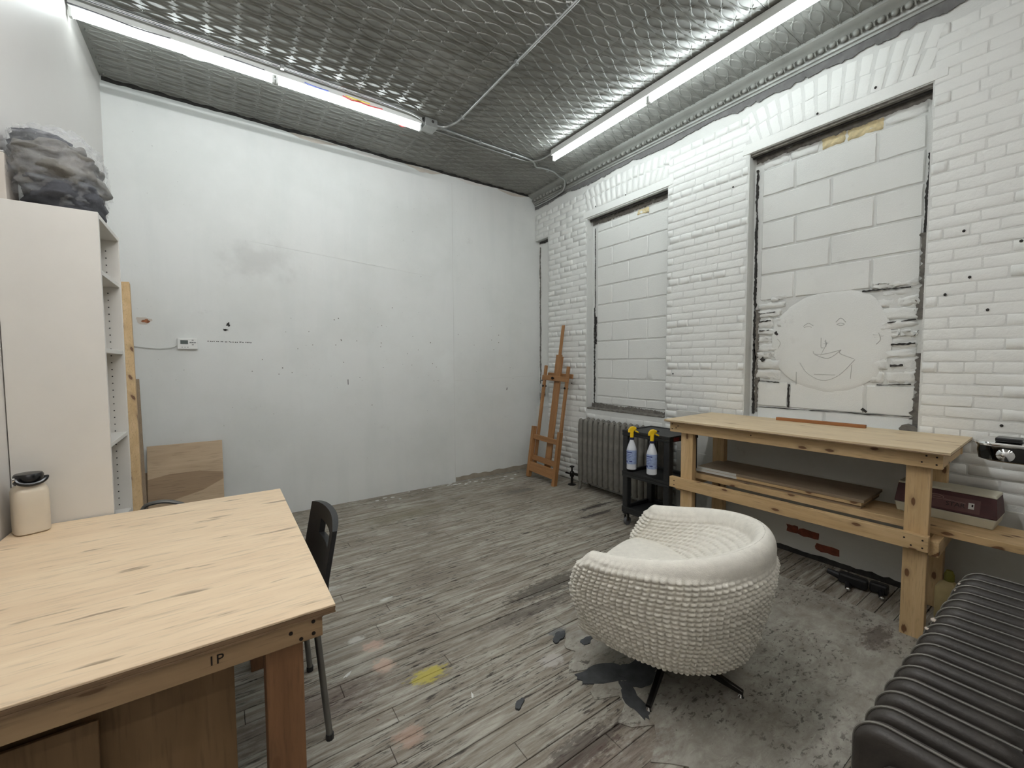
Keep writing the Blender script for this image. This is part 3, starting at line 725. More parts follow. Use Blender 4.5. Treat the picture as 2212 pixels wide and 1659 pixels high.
MB().box((XR-0.004, W2[0]+0.01, 0.842), (XR+REC, W2[1]-0.01, 0.862)).build('rough_sill', MAT['cement'], win2, bevel=0.006)
win3 = struct('window_3', MB().box((XR+REC-0.03, W3[0]-0.01, 0.79), (XR+0.28, YB+0.06, 2.88)), MAT['block_paint'])
jag_strip(win3, 'cement_joint', MAT['cement'], 4.205, 0.85, 4.21, 2.80, 0.016, XR+REC-0.034, 41, 0.8)
jag_strip(win3, 'soffit_cement', MAT['dark_gap'], 4.0, 2.85, 4.22, 2.85, 0.03, XR+REC-0.034, 42, 0.5)

# ================================================================== LIGHTS OF THE ROOM AND ADDED FILL STRIPS
def strip_light(name, label, p0, p1, tube_mat, joint=0.5, along='x'):
    t = thing(name, label, 'light', p0, group=None)
    L_ = (Vector(p1)-Vector(p0)).length; rz = 0 if along == 'x' else PI/2
    t.rotation_euler = (0, 0, rz)
    MB().box((0, -0.032, 0.030), (L_, 0.032, ZC-p0[2]-0.0062)).build('housing', MAT['fixture'], t, bevel=0.003)
    for a, b in ((0.02, L_*joint-0.02), (L_*joint+0.02, L_-0.02)):
        MB().tube([(a,0,0),(b,0,0)], 0.0165, 14).build('tube', tube_mat, t, smooth=True)
    for x in (0.0, L_*joint-0.02, L_*joint+0.004, L_-0.016):
        MB().box((x, -0.014, -0.020), (x+0.016, 0.014, 0.032)).build('lamp_holder', MAT['fixture'], t, bevel=0.003)
    return t
lt = strip_light('fluorescent_light', 'long open fluorescent strip light with loose wires along the plain white wall', (XL+0.008, 3.445, 3.332), (1.462, 3.445, 3.332), MAT['tube'], 0.485)
for (m_, pts_) in (('black_wire', [(0.0,-0.045,0.03),(0.15,-0.036,0.03),(0.30,-0.040,0.02),(0.45,-0.034,0.03)]), ('red_wire', [(1.46,-0.036,0.035),(1.52,-0.045,0.02),(1.58,-0.036,0.03),(1.64,-0.048,0.02),(1.70,-0.036,0.03),(1.76,-0.036,0.035)]),
                   ('blue_wire', [(1.20,-0.034,0.04),(1.28,-0.042,0.03),(1.36,-0.036,0.035)]), ('yellow_wire', [(1.48,-0.036,0.045),(1.56,-0.042,0.04),(1.66,-0.036,0.045)]), ('black_wire', [(0.72,-0.036,0.03),(0.80,-0.042,0.03),(0.95,-0.036,0.03)]),
                   ('fixture', [(0.45,0.034,0.02),(0.55,0.06,0.01),(0.66,0.055,0.02),(0.74,0.034,0.03)]), ('red_wire', [(1.90,0.034,0.02),(1.95,0.055,0.005),(2.02,0.034,0.02)])):
    MB().tube(smooth_path(pts_, 5), 0.0035 if m_ != 'red_wire' else 0.005, 6).build('wire', MAT[m_], lt, smooth=True)
rt_ = strip_light('fluorescent_light', 'long fluorescent strip light with white housing beside the brick wall', (2.738, 0.93, 3.332), (2.738, 3.222, 3.332), MAT['tube_brick'], 0.515, 'y')
oh_fill = strip_light('fluorescent_light', 'added fluorescent fill strip above the plywood table, out of sight overhead', (-0.55, 1.30, 3.332), (1.62, 1.30, 3.332), MAT['tube_over_fill'], 0.5)  # added out of view to brighten table, floor and walls
re_fill = strip_light('fluorescent_light', 'nearest of the added fluorescent fill strips behind the viewer', (-0.5, -0.75, 3.33), (1.6, -0.75, 3.33), MAT['tube_rear_fill'], 0.5)  # unseen pair added behind the camera as weak fill
re2_fill = copy_tree(re_fill); re2_fill.location = (-0.5, -1.95, 3.33); re2_fill['label'] = 'farthest of the added fluorescent fill strips behind the viewer'

jb = thing('junction_box', 'square galvanised junction box on the tin ceiling', 'junction box', (1.535, 3.44, ZC))
MB().box((-0.055,-0.055,-0.075),(0.055,0.055,-0.006)).build('box_body', MAT['galv'], jb, bevel=0.004)
MB().lathe([(0.012,0),(0.012,0.003)], 12, (0.012,-0.056,-0.03), 'y').build('knockout', MAT['dark_gap'], jb)
MB().lathe([(0.008,0),(0.008,0.006)], 8, (-0.059,0.0,-0.045), 'x').build('connector', MAT['chrome'], jb)
def conduit(label, pts, r=0.0095, straps=()):
    t = thing('conduit_pipe', label, 'pipe')
    MB().tube(smooth_path(pts, 6), r, 10).build('pipe', MAT['galv'], t, smooth=True)
    for s in straps: MB().box((s[0]-0.012, s[1]-0.012, s[2]-0.016), (s[0]+0.012, s[1]+0.012, s[2]+0.014)).build('strap', MAT['galv'], t, bevel=0.003)
    return t
zc_ = ZC-0.022
conduit('metal conduit running from the junction box towards the viewer across the ceiling', [(1.59,3.42,zc_-0.012),(1.66,3.40,zc_-0.012),(1.712,3.33,zc_),(1.728,3.22,zc_),(1.73,3.0,zc_),(1.73,2.0,zc_),(1.73,1.0,zc_),(1.73,0.05,zc_)], 0.0095, ((1.728,3.20,zc_),(1.73,2.42,zc_)))
conduit('shiny metal conduit from the junction box to the brick wall', [(1.585,3.46,zc_-0.01),(1.68,3.455,zc_),(2.0,3.46,zc_),(2.58,3.465,zc_),(2.70,3.485,zc_-0.004),(2.78,3.545,zc_-0.008),(2.86,3.53,zc_-0.008),(2.99,3.52,zc_-0.012),(3.10,3.545,zc_-0.03),(3.185,3.56,3.36),(3.235,3.62,3.31),(3.262,3.72,3.292),(3.285,3.95,3.288),(3.285,4.2,3.286)], 0.0095, ((2.05,3.46,zc_),(2.92,3.53,zc_-0.01)))
conduit('dull grey conduit between the junction box and the brick-side light', [(1.58,3.505,zc_-0.004),(1.75,3.515,zc_),(2.3,3.52,zc_),(2.60,3.515,zc_),(2.70,3.46,zc_),(2.735,3.36,zc_),(2.738,3.235,zc_)], 0.008, ((2.45,3.52,zc_),))
conduit('thin conduit alongside the open strip light', [(XL+0.01,3.37,zc_),(0.4,3.37,zc_),(1.2,3.37,zc_),(1.40,3.385,zc_-0.006),(1.478,3.42,zc_-0.022)], 0.007, ((0.42,3.37,zc_),))

# ================================================================== LEFT WORK TABLE
TX0, TX1, TY0, TY1, TZ = XL+0.006, 0.216, 1.090, 2.268, 0.76
tb = thing('work_table', 'pale plywood work table with pine frame in the near left corner', 'table', (0, 0, 0))
MB().box((TX0,TY0,TZ-0.006),(TX1,TY1,TZ)).build('table_top', MAT['ply_top_left'], tb, bevel=0.001, seg=1)
for k_ in range(3):
    MB().box((TX0,TY0+0.0008*(k_ % 2),TZ-0.006-0.005*(k_+1)),(TX1-0.0008*(k_ % 2),TY1,TZ-0.006-0.005*k_-0.0003)).build('ply_layer', MAT['ply_edge'], tb)
zt = TZ-0.0215
MB().box((TX0+0.01,TY0+0.022,zt-0.062),(0.189,TY0+0.060,zt)).build('apron', MAT['apron_dim'], tb, bevel=0.002)
MB().box((TX0+0.01,TY1-0.060,zt-0.062),(0.189,TY1-0.022,zt)).build('apron', MAT['apron_dim'], tb, bevel=0.002)
for xa in (TX0+0.012, 0.150):
    MB().box((xa,TY0+0.061,zt-0.062),(xa+0.038,TY1-0.061,zt)).build('side_rail', MAT['pine_y'], tb, bevel=0.002)
for (xa, yv) in ((0.066,TY0+0.061),(0.066,TY1-0.061-0.088),(TX0+0.052,TY0+0.061),(TX0+0.052,TY1-0.149)):
    MB().box((xa,yv,0),(xa+0.083,yv+0.088,zt-0.001)).build('leg', MAT['leg_red'], tb, bevel=0.003)
for (x, z) in ((0.168,zt-0.018),(0.168,zt-0.048),(0.118,zt-0.030),(0.140,zt-0.052)):
    MB().lathe([(0.0045,0),(0.0045,0.003)], 8, (x,TY0+0.020,z), 'y').build('screw', MAT['screw'], tb)
me = text_mesh('1P', 0.030); me.materials.append(MAT['screw'])
link('lumber_stamp', me, tb, (-0.03, TY0+0.0213, zt-0.034), (PI/2, 0, 0))
for i, (pts_, lab) in enumerate((((-0.24, 1.235, 0.0), 'smaller brown hardboard sheet standing at the left under the plywood table'), )):
    pass
def sheet(name, lab, x0, x1, yb0, yt0, h, th, mat):
    t = thing(name, lab, 'board', ((x0+x1)/2, yb0, 0), rot=(-math.atan2(yt0-yb0, h), 0, 0))
    MB().box((-(x1-x0)/2, 0, 0), ((x1-x0)/2, th, h)).build('panel', mat, t, bevel=0.001, seg=1)
    return t
sheet('leaning_board', 'large brown hardboard sheet standing under the plywood table', -0.62, 0.003, 1.300, 1.335, 0.63, 0.012, MAT['hardboard'])
sheet('leaning_board', 'smaller brown hardboard sheet in front of the large one under the plywood table', -0.62, -0.255, 1.262, 1.285, 0.555, 0.010, MAT['hardboard'])

# jug on the table
jg = thing('jug', 'beige plastic jug with black carrying lid on the plywood table', 'jug', (-0.577, 2.205, TZ))
def rrect_loft(mb, prof, n=24, p=4.0):
    vs = []; fs = []
    for (a, b, z) in prof:
        for k in range(n):
            th = 2*PI*k/n; c_, s_ = math.cos(th), math.sin(th)
            rr = (abs(c_)**p + abs(s_)**p)**(-1/p)
            vs.append((a*rr*c_, b*rr*s_, z))
    for i in range(len(prof)-1):
        for k in range(n): fs.append((i*n+k, i*n+(k+1) % n, (i+1)*n+(k+1) % n, (i+1)*n+k))
    fs.append(tuple(range(n-1,-1,-1))); fs.append(tuple((len(prof)-1)*n+k for k in range(n)))
    return mb.add(vs, fs)
jg.rotation_euler = (0, 0, 0.42)
rrect_loft(MB(), [(0.036,0.040,0),(0.044,0.048,0.006),(0.045,0.049,0.09),(0.044,0.048,0.150),(0.040,0.044,0.163),(0.034,0.036,0.170),(0.033,0.034,0.180)]).build('jug_body', MAT['jug'], jg, smooth=True)
MB().lathe([(0.036,0.176),(0.038,0.180),(0.038,0.205),(0.034,0.212),(0.002,0.214)], 24).build('lid', MAT['black_gloss'], jg, smooth=True)
hp = [(0.038*math.cos(a), -0.034-0.012*math.sin(a), 0.200-0.022*math.sin(a)) for a in [PI*i/14 for i in range(15)]]
MB().tube(hp, 0.0065, 8).build('handle', MAT['black_gloss'], jg, smooth=True)
MB().lathe([(0.008,0),(0.008,0.006)], 10, (-0.044,-0.034,0.199), 'x').build('pivot_pin', MAT['chrome'], jg)

# black chair at the table
ch = thing('chair', 'black chair with curved slotted backrest and steel tube legs at the plywood table', 'chair', (0.10, 1.78, 0))
def back_panel():
    mb = MB(); vs = []; fs = []; nu, nv = 16, 11
    hole = lambda u, v: 0.80 < v < 0.90 and abs(u) < 0.28
    def P(u, v, side):                        # u across -1..1 (y), v up 0..1
        y_ = u*0.205; z_ = 0.46 + v*0.315 - 0.018*abs(u)**3*v
        x_ = 0.162 + 0.055*v + 0.030*(1-u*u) + (0.011 if side else -0.011)*(1-0.3*abs(u)**6)
        return (x_, y_, z_)
    for side in (0, 1):
        for j in range(nv+1):
            for i in range(nu+1): vs.append(P(-1+2*i/nu, j/nv, side))
    n = nu+1; off = n*(nv+1); cells = {(i, j) for i in range(nu) for j in range(nv) if not (j in (7, 8) and 4 <= i <= 10)}
    for (i, j) in cells:
        a, b, c, d = j*n+i, j*n+i+1, (j+1)*n+i+1, (j+1)*n+i
        fs.append((a, d, c, b)); fs.append((off+a, off+b, off+c, off+d))
        for (ni, nj, e0, e1) in ((i, j-1, a, b), (i+1, j, b, c), (i, j+1, c, d), (i-1, j, d, a)):
            if (ni, nj) not in cells: fs.append((e0, e1, off+e1, off+e0))
    return mb.add(vs, fs)
back_panel().build('backrest', MAT['black_plastic'], ch, smooth=True)
mb = MB()
sv = [(x, y_) for x, y_ in ((-0.25,-0.19),(-0.235,-0.205),(0.13,-0.195),(0.16,-0.175),(0.16,0.175),(0.13,0.195),(-0.235,0.205),(-0.25,0.19))]
mb.prism([(x, y_, 0.438) for x, y_ in sv], (0,0,0.022)).build('seat', MAT['black_plastic'], ch, bevel=0.006)
for sg in (-1, 1):
    MB().tube([(0.181, sg*0.205, 0.008),(0.150, sg*0.180, 0.43)], 0.0115, 10).build('leg', MAT['steel'], ch, smooth=True)
    MB().tube([(-0.235, sg*0.205, 0.008),(-0.19, sg*0.165, 0.43)], 0.0115, 10).build('leg', MAT['steel'], ch, smooth=True)
    for xx in (0.181, -0.235): MB().lathe([(0.014,0),(0.014,0.02)], 10, (xx, sg*0.205, 0)).build('foot_cap', MAT['black_plastic'], ch)
    MB().tube(smooth_path([(0.150, sg*0.165, 0.425),(0.185, sg*0.150, 0.47),(0.196, sg*0.145, 0.56)], 4), 0.010, 8).build('back_post', MAT['steel'], ch, smooth=True)

# bookcase
BX, BY0, BY1, BZ = -0.370, 2.276, 2.690, 1.948
bk = thing('bookcase', 'tall narrow white bookcase behind the plywood table', 'bookcase', (XL+0.003, BY0, 0))
bd = BX-XL-0.003; bwid = BY1-BY0
MB().box((0,0,0),(bd,0.018,BZ)).build('side_panel', MAT['melamine'], bk, bevel=0.001, seg=1)
MB().box((0,bwid-0.018,0),(bd,bwid,BZ)).build('side_panel', MAT['melamine'], bk, bevel=0.001, seg=1)
MB().box((0,0.019,0.06),(0.004,bwid-0.019,BZ-0.02)).build('back_panel', MAT['melamine'], bk)
for z in (0.075, 0.32, 0.655, 1.022, 1.405, 1.715, BZ-0.02):
    MB().box((0.005,0.0185,z),(bd-(0.0 if z in (0.075, BZ-0.02) else 0.004),bwid-0.0185,z+0.018)).build('shelf', MAT['melamine'], bk, bevel=0.001, seg=1)
MB().box((bd-0.03,0.0185,0),(bd-0.012,bwid-0.0185,0.074)).build('plinth', MAT['melamine'], bk)
mb = MB()
z = 0.15
while z < 1.88:
    mb.lathe([(0.0028,0),(0.0028,0.002)], 6, (bd-0.045,bwid-0.0196,z), 'y'); z += 0.032
mb.build('peg_holes', MAT['dark_gap'], bk)['kind'] = 'stuff'

# bag with blankets on the bookcase
bg = thing('bag', 'clear plastic bag stuffed with grey blankets on top of the white bookcase', 'bag', (-0.50, 2.46, BZ+0.001))
def lump(name, mat, c, r, seed, amp, parent, folds=6.0, n=40, m=26, flat=0.0):
    mb = MB().sphere((0,0,0), 1.0, n, m); out = []
    for p in mb.v:
        v = Vector(p); q = v.copy()
        d = amp*(noise.noise((v.x*folds*0.5+seed, v.y*folds*0.5, v.z*folds)) + 0.6*abs(noise.noise((v.x*folds, v.y*folds+seed, v.z*folds*1.7))))
        e = [math.copysign(abs(t)**0.75, t) for t in v]
        z_ = c[2]+r[2]*e[2]*(1+d); z_ = max(z_, flat)
        out.append((c[0]+r[0]*e[0]*(1+d), c[1]+r[1]*e[1]*(1+d), z_))
    mb.v = out
    return mb.build(name, mat, parent, smooth='all')
lump('blanket', MAT['fabric_dark'], (0.014,-0.02,0.070), (0.108,0.150,0.075), 1.0, 0.20, bg, 3.6, 56, 36)
lump('blanket', MAT['fabric_mid'], (-0.002,-0.015,0.165), (0.116,0.158,0.098), 5.0, 0.30, bg, 3.8, 64, 44)
lump('blanket', MAT['fabric_dark'], (-0.035,0.0,0.252), (0.085,0.125,0.052), 9.0, 0.26, bg, 4.0, 48, 30)
lump('plastic_film', MAT['film'], (-0.002,-0.012,0.158), (0.136,0.176,0.160), 3.0, 0.13, bg, 9.0, 110, 80)
bx = thing('carton', 'small pale carton beside the stuffed bag on the bookcase', 'box', (-0.628, 2.30, BZ+0.001), rz=0.0)
MB().box((-0.008,0,0),(0.018,0.12,0.17)).build('carton_body', MAT['cardboard'], bx, bevel=0.003)
MB().box((-0.0075,0.0005,0.171),(0.0175,0.1195,0.175)).build('flap', MAT['paper'], bx)

# stud, veneered panels, stool, thermostat
st = thing('timber_stud', 'long pine timber leaning in the corner behind the bookcase', 'timber', (-0.438, 3.32, 0.012))
MB().bar((0,0,0), (-0.109,0.78,1.93), 0.058, 0.038, (0,1,0)).build('stud_body', MAT['pine_z'], st, bevel=0.003)
st2 = thing('timber_offcut', 'shorter pale timber strip right behind the leaning pine timber', 'timber', (-0.412, 3.38, 0.008))
MB().bar((0,0,0), (-0.070,0.50,1.245), 0.030, 0.014, (0,1,0)).build('strip_body', MAT['board_grey'], st2, bevel=0.002)
vp = thing('veneer_panel', 'oak veneered panel with a darker sweep leaning on the white wall', 'panel', (-0.245, 4.06, 0), rot=(-0.17, 0, 0))
MB().box((-0.236,0,0),(0.236,0.014,0.742)).build('panel_body', MAT['oak_panel'], vp, bevel=0.001, seg=1)
sw = [(-0.2355,0.49),(-0.1,0.515),(0.08,0.515),(0.2355,0.485),(0.2355,0.43),(0.10,0.36),(-0.10,0.31),(-0.2355,0.30)]
MB().prism([(p[0],-0.0002,p[1]) for p in sw], (0,-0.0008,0)).build('veneer_sweep', MAT['oak_panel_dark'], vp)
vp2 = thing('narrow_panel', 'narrow brown panel edge behind the oak veneered panel', 'panel', (-0.40, 4.11, 0), rot=(-0.17, 0, 0))
MB().box((-0.11,0,0),(0.10,0.012,0.535)).build('panel_body', MAT['board_grey'], vp2, bevel=0.001, seg=1)
so = thing('metal_stool', 'bent grey steel tube stool behind the plywood table', 'stool', (-0.300, 3.13, -0.0))
for yv in (-0.12, 0.12):
    MB().tube(smooth_path([(-0.14,yv,0.012),(-0.125,yv,0.36),(-0.105,yv,0.500),(-0.05,yv,0.530),(0.03,yv,0.520),(0.105,yv,0.470),(0.125,yv,0.36),(0.14,yv,0.012)], 5), 0.012, 8).build('leg_frame', MAT['steel'], so, smooth=True)
MB().box((-0.08,-0.10,0.485),(0.07,0.10,0.500)).build('seat', MAT['black_plastic'], so, bevel=0.005)
MB().tube([(-0.13,-0.12,0.25),(-0.13,0.12,0.25)], 0.008, 8).build('stretcher', MAT['steel'], so)
th = thing('thermostat', 'white wall thermostat with grey display on the white wall', 'thermostat', (-0.208, YB-0.001, 1.518))
MB().box((-0.064,-0.026,-0.044),(0.064,0,0.044)).build('case', MAT['thermo'], th, bevel=0.006)
MB().box((-0.044,-0.0275,-0.004),(0.004,-0.0255,0.026)).build('display', MAT['lcd'], th)
for (dx, dz) in ((0.034,0.028),(0.034,-0.008),(0.020,0.010),(0.048,0.010),(0.034,0.010)):
    MB().box((dx-0.006,-0.0285,dz-0.003),(dx+0.006,-0.0255,dz+0.003)).build('button', MAT['grey_print'], th, bevel=0.001, seg=1)
for dx in (-0.034,-0.016,0.002): MB().box((dx-0.004,-0.0275,-0.030),(dx+0.004,-0.0255,-0.025)).build('button', MAT['grey_print'], th)
tag(MB().tube(smooth_path([(-0.272,YB-0.012,1.508),(-0.31,YB-0.016,1.487),(-0.40,YB-0.012,1.478),(-0.50,YB-0.012,1.49),(-0.60,YB-0.012,1.515),(-0.636,YB-0.012,1.52)], 6), 0.0035, 6).build('thermostat_cable', MAT['fixture'], smooth=True), 'thin white cable running from the thermostat to the corner', 'cable')

# ================================================================== EASEL
ez = thing('easel', 'brown wooden studio easel leaning in the corner against the brick', 'easel', (2.957, 3.705, 0), rot=(0.032, 0.125, 0))
E_ = lambda y0, y1, s0, s1, x0, x1, nm, mt, bv=0.003: MB().box((x0,y0,s0),(x1,y1,s1)).build(nm, MAT[mt], ez, bevel=bv)
for sg in (-1, 1):
    y0_ = sg*0.232
    E_(y0_-0.022, y0_+0.022, 0.0, 0.60, -0.02, 0.03, 'front_post', 'easel_z')
    ys = sg*0.195
    E_(ys-0.018, ys+0.018, 0.10, 1.33, 0.032, 0.062, 'side_rail', 'easel_z', 0.006)
    MB().tube([(0.025,ys-sg*0.004,1.085),(0.075,ys-sg*0.004,1.085)], 0.012, 8).build('wing_nut', MAT['dark_metal'], ez)
    MB().box((0.064,sg*0.235-0.02,1.145),(0.078,sg*0.235+0.03*sg+0.02,1.155)).build('hook', MAT['dark_metal'], ez)
E_(-0.052, 0.042, 0.12, 1.44, 0.064, 0.086, 'mast', 'easel_z')
E_(-0.055, 0.045, 1.17, 1.46, 0.052, 0.0635, 'mast_sleeve', 'easel_z')
E_(-0.040, 0.010, 1.40, 1.80, 0.052, 0.0635+0.0, 'upper_mast', 'easel_z', 0.005)
E_(-0.225, 0.225, 1.155, 1.215, 0.028, 0.0515, 'cross_beam', 'easel_y')
E_(-0.225, 0.20, 1.20, 1.250, 0.088, 0.108, 'rear_beam', 'easel_y')
E_(-0.209, 0.209, 0.455, 0.51, -0.012, 0.02, 'cross_rail', 'easel_y')
E_(-0.209, 0.209, 0.075, 0.185, -0.016, 0.008, 'bottom_panel', 'easel_y')
E_(-0.209, 0.209, 0.205, 0.265, 0.010, 0.0315, 'lower_rail', 'easel_y')
MB().lathe([(0.016,0),(0.016,0.01),(0.006,0.012),(0.006,0.03)], 12, (0.0,0.01,1.185), 'x').build('clamp_knob', MAT['dark_metal'], ez)
cu = thing('clear_cup', 'clear plastic cup hung on the pipe behind the easel', 'cup', (3.27, 4.05, 0.93))
MB().lathe([(0.030,0),(0.034,0.002),(0.042,0.16),(0.041,0.16),(0.033,0.004)], 18).build('cup_body', MAT['clear_cup'], cu, smooth=True)
MB().lathe([(0.034,0.004),(0.036,0.05)], 18).build('residue', MAT['cement'], cu, smooth=True)
MB().tube([(0.0,-0.045,0.03),(0.03,0.0,0.03),(0.0,0.045,0.03)], 0.006, 6).build('hanger', MAT['dark_metal'], cu)

# ================================================================== RADIATORS
rd = thing('radiator', 'tall grey cast iron column radiator below the blocked window', 'radiator', (3.19, 3.27, 0))
NS = 15; SP_ = 0.0715
def column_section():
    mb = MB()
    for xo in (-0.055, 0.055):
        pr = [(0.006,0.085),(0.024,0.095),(0.030,0.13),(0.0305,0.40),(0.030,0.68),(0.026,0.725),(0.016,0.752),(0.004,0.762)]
        mb.lathe(pr, 12, (xo, 0, 0), sx=1.0, sy=1.1)
    mb.box((-0.055,-0.026,0.69),(0.055,0.026,0.745)); mb.box((-0.055,-0.026,0.10),(0.055,0.026,0.15))
    return mb.mesh('section', MAT['iron'], smooth=True)
sec = column_section()
for k_ in range(NS): link('section', sec, rd, (0, -k_*SP_-0.035, 0))
MB().tube([(0,-0.01,0.125),(0,-NS*SP_,0.125)], 0.026, 10).build('lower_header', MAT['iron'], rd, smooth=True)
MB().tube([(0,-0.01,0.715),(0,-NS*SP_,0.715)], 0.026, 10).build('upper_header', MAT['iron'], rd, smooth=True)
for k_ in (0, NS-1):
    for xo in (-0.055, 0.055):
        MB().tube([(xo,-k_*SP_-0.035,0.11),(xo*1.15,-k_*SP_-0.035,0.04),(xo*1.35,-k_*SP_-0.03,0.0)], [0.02,0.012,0.018], 8).build('foot', MAT['iron'], rd, smooth=True)
vv = thing('radiator_valve', 'small iron radiator valve with round handle on the floor by the easel', 'valve', (3.16, 3.40, 0))
MB().lathe([(0.046,0.0),(0.046,0.006),(0.030,0.012),(0.014,0.016),(0.014,0.09)], 16).build('riser', MAT['dark_metal'], vv, smooth=True)
MB().lathe([(0.014,0.085),(0.024,0.095),(0.026,0.13),(0.018,0.15),(0.010,0.155),(0.008,0.20)], 14).build('valve_body', MAT['dark_metal'], vv, smooth=True)
MB().lathe([(0.008,0.195),(0.026,0.198),(0.028,0.208),(0.010,0.214)], 14).build('handle', MAT['dark_metal'], vv, smooth=True)
MB().tube([(0,0,0.125),(0.01,-0.09,0.125)], 0.016, 10).build('pipe', MAT['dark_metal'], vv)
MB().tube([(0,0.0,0.115),(0,0.10,0.115)], 0.010, 8).build('side_pipe', MAT['dark_metal'], vv)

r2_ = thing('radiator', 'low dark brown ribbed radiator in the near right corner', 'radiator', (1.105, 0.0, 0))
R2D0, R2D1, R2H = 0.045, 0.292, 0.602
def rib(rs=0):
    rnd = random.Random(rs); out = []
    for i in range(9): a = PI/2*i/8; out.append((R2D1-0.055+0.055*math.sin(a), R2H-0.055+0.055*math.cos(a)))   # front top corner
    out = [(R2D0, 0.10), (R2D0, R2H-0.04), (R2D0+0.04, R2H-0.002)] + out + [(R2D1, 0.12), (R2D1-0.03, 0.08), (R2D0+0.03, 0.08)]
    mb = MB()
    mb.prism([(-0.026, p[0], p[1]) for p in out], (0.052, 0, 0))
    me_ = mb.mesh('rib', [MAT['iron_dark']], bevel=0.016, seg=3, smooth=True)
    return me_
ribm = rib()
def flange():
    mb = MB(); out = []
    for i in range(9): a = PI/2*i/8; out.append((R2D1-0.055+0.0575*math.sin(a), R2H-0.055+0.0575*math.cos(a)))
    path = [(R2D0+0.03, R2H+0.0022)] + out + [(R2D1+0.0025, 0.14)]
    mb.tube([(0, p[0], p[1]) for p in path], 0.0028, 6)
    return mb.mesh('rib_seam', [MAT['iron']], smooth=True)
flm = flange()
for k_ in range(16):
    a = link('rib', ribm, r2_, (k_*0.072, random.uniform(-0.002,0.002), 0)); link('rib_seam', flm, a, (-0.0, 0, 0))
MB().tube([(-0.02,0.17,0.15),(15*0.072+0.02,0.17,0.15)], 0.03, 10).build('header', MAT['iron_dark'], r2_)
MB().lathe([(0.024,0),(0.030,0.004),(0.030,0.012),(0.012,0.020)], 14, (-0.046,0.21,R2H-0.075), 'x').build('plug', MAT['iron_dark'], r2_, smooth=True)
for k_ in (0, 15):
    for yv in (0.09, 0.25): MB().tube([(k_*0.072,yv,0.10),(k_*0.072,yv,0.0)], [0.02,0.014], 8).build('foot', MAT['iron_dark'], r2_)
for (k_, yv, rr) in ((1,0.25,0.020),(2,0.275,0.012),(9,0.285,0.016),(8,0.287,0.012),(13,0.28,0.016),(14,0.28,0.018),(5,0.27,0.008)):
    MB().sphere((k_*0.072, yv, R2H-0.012 if yv < 0.27 else R2H-0.03), (rr*0.8, rr*0.7, rr*0.35), 9, 5).build('paint_chip', MAT['chip'], r2_, smooth=True)

# ================================================================== CART AND BOTTLES
ct = thing('utility_cart', 'black three-tier plastic utility cart between the radiator and the workbench', 'cart', (2.705, 1.865, 0))
CW, CD, CH = 0.445, 0.375, 0.800
def tray(z0, z1, lip, nm):
    mb = MB(); mb.box((0,0,z0),(CD,CW,z0+0.02)); t_ = 0.022
    mb.box((0,0,z0+0.02),(t_,CW,z1)); mb.box((CD-t_,0,z0+0.02),(CD,CW,z1)); mb.box((t_,0,z0+0.02),(CD-t_,t_,z1)); mb.box((t_,CW-t_,z0+0.02),(CD-t_,CW,z1))
    return mb.build(nm, MAT['black_cart'], ct, bevel=0.004)
tray(0.755, 0.800, 1, 'top_tray'); tray(0.415, 0.460, 1, 'middle_shelf'); tray(0.115, 0.165, 1, 'bottom_shelf')
MB().box((0.022,0.022,0.776),(CD-0.022,CW-0.022,0.793)).build('top_panel', MAT['black_cart'], ct, bevel=0.002)
for (xx, yv) in ((0.004,0.004),(0.004,CW-0.054),(CD-0.054,0.004),(CD-0.054,CW-0.054)):
    MB().box((xx,yv,0.10),(xx+0.05,yv+0.05,0.757)).build('post', MAT['black_cart'], ct, bevel=0.006)
    cs = MB().lathe([(0.012,-0.012),(0.034,-0.011),(0.036,0.0),(0.034,0.011),(0.012,0.012)], 16, (xx+0.035, yv+0.025, 0.036), 'y').build('caster_wheel', MAT['grey_plastic'], ct, smooth=True)
    MB().box((xx+0.012,yv+0.008,0.045),(xx+0.040,yv+0.011,0.10)).build('caster_fork', MAT['chrome'], cs); MB().box((xx+0.012,yv+0.039,0.045),(xx+0.040,yv+0.042,0.10)).build('caster_fork', MAT['chrome'], cs)
MB().box((0.05,-0.002,0.762),(0.12,0.0,0.790)).build('sticker', MAT['red_plastic'], ct)
ps = thing('paper_sheet', 'crumpled white paper on the bottom shelf of the black cart', 'paper', (2.85, 2.02, 0.137))
mb = MB(); vs_ = []; fs_ = []
for i in range(9):
    for j in range(9):
        u, v = i/8, j/8; vs_.append((u*0.16, -v*0.13, 0.001+0.006*abs(noise.noise((u*4,v*4,0)))+0.06*max(0, v-0.65)**1.2*2+0.002))
for i in range(8):
    for j in range(8): a = i*9+j; fs_.append((a, a+1, a+10, a+9))
mb.add(vs_, fs_); o = mb.build('sheet', MAT['paper'], ps, smooth='all'); o.modifiers.new('thick', 'SOLIDIFY').thickness = 0.001

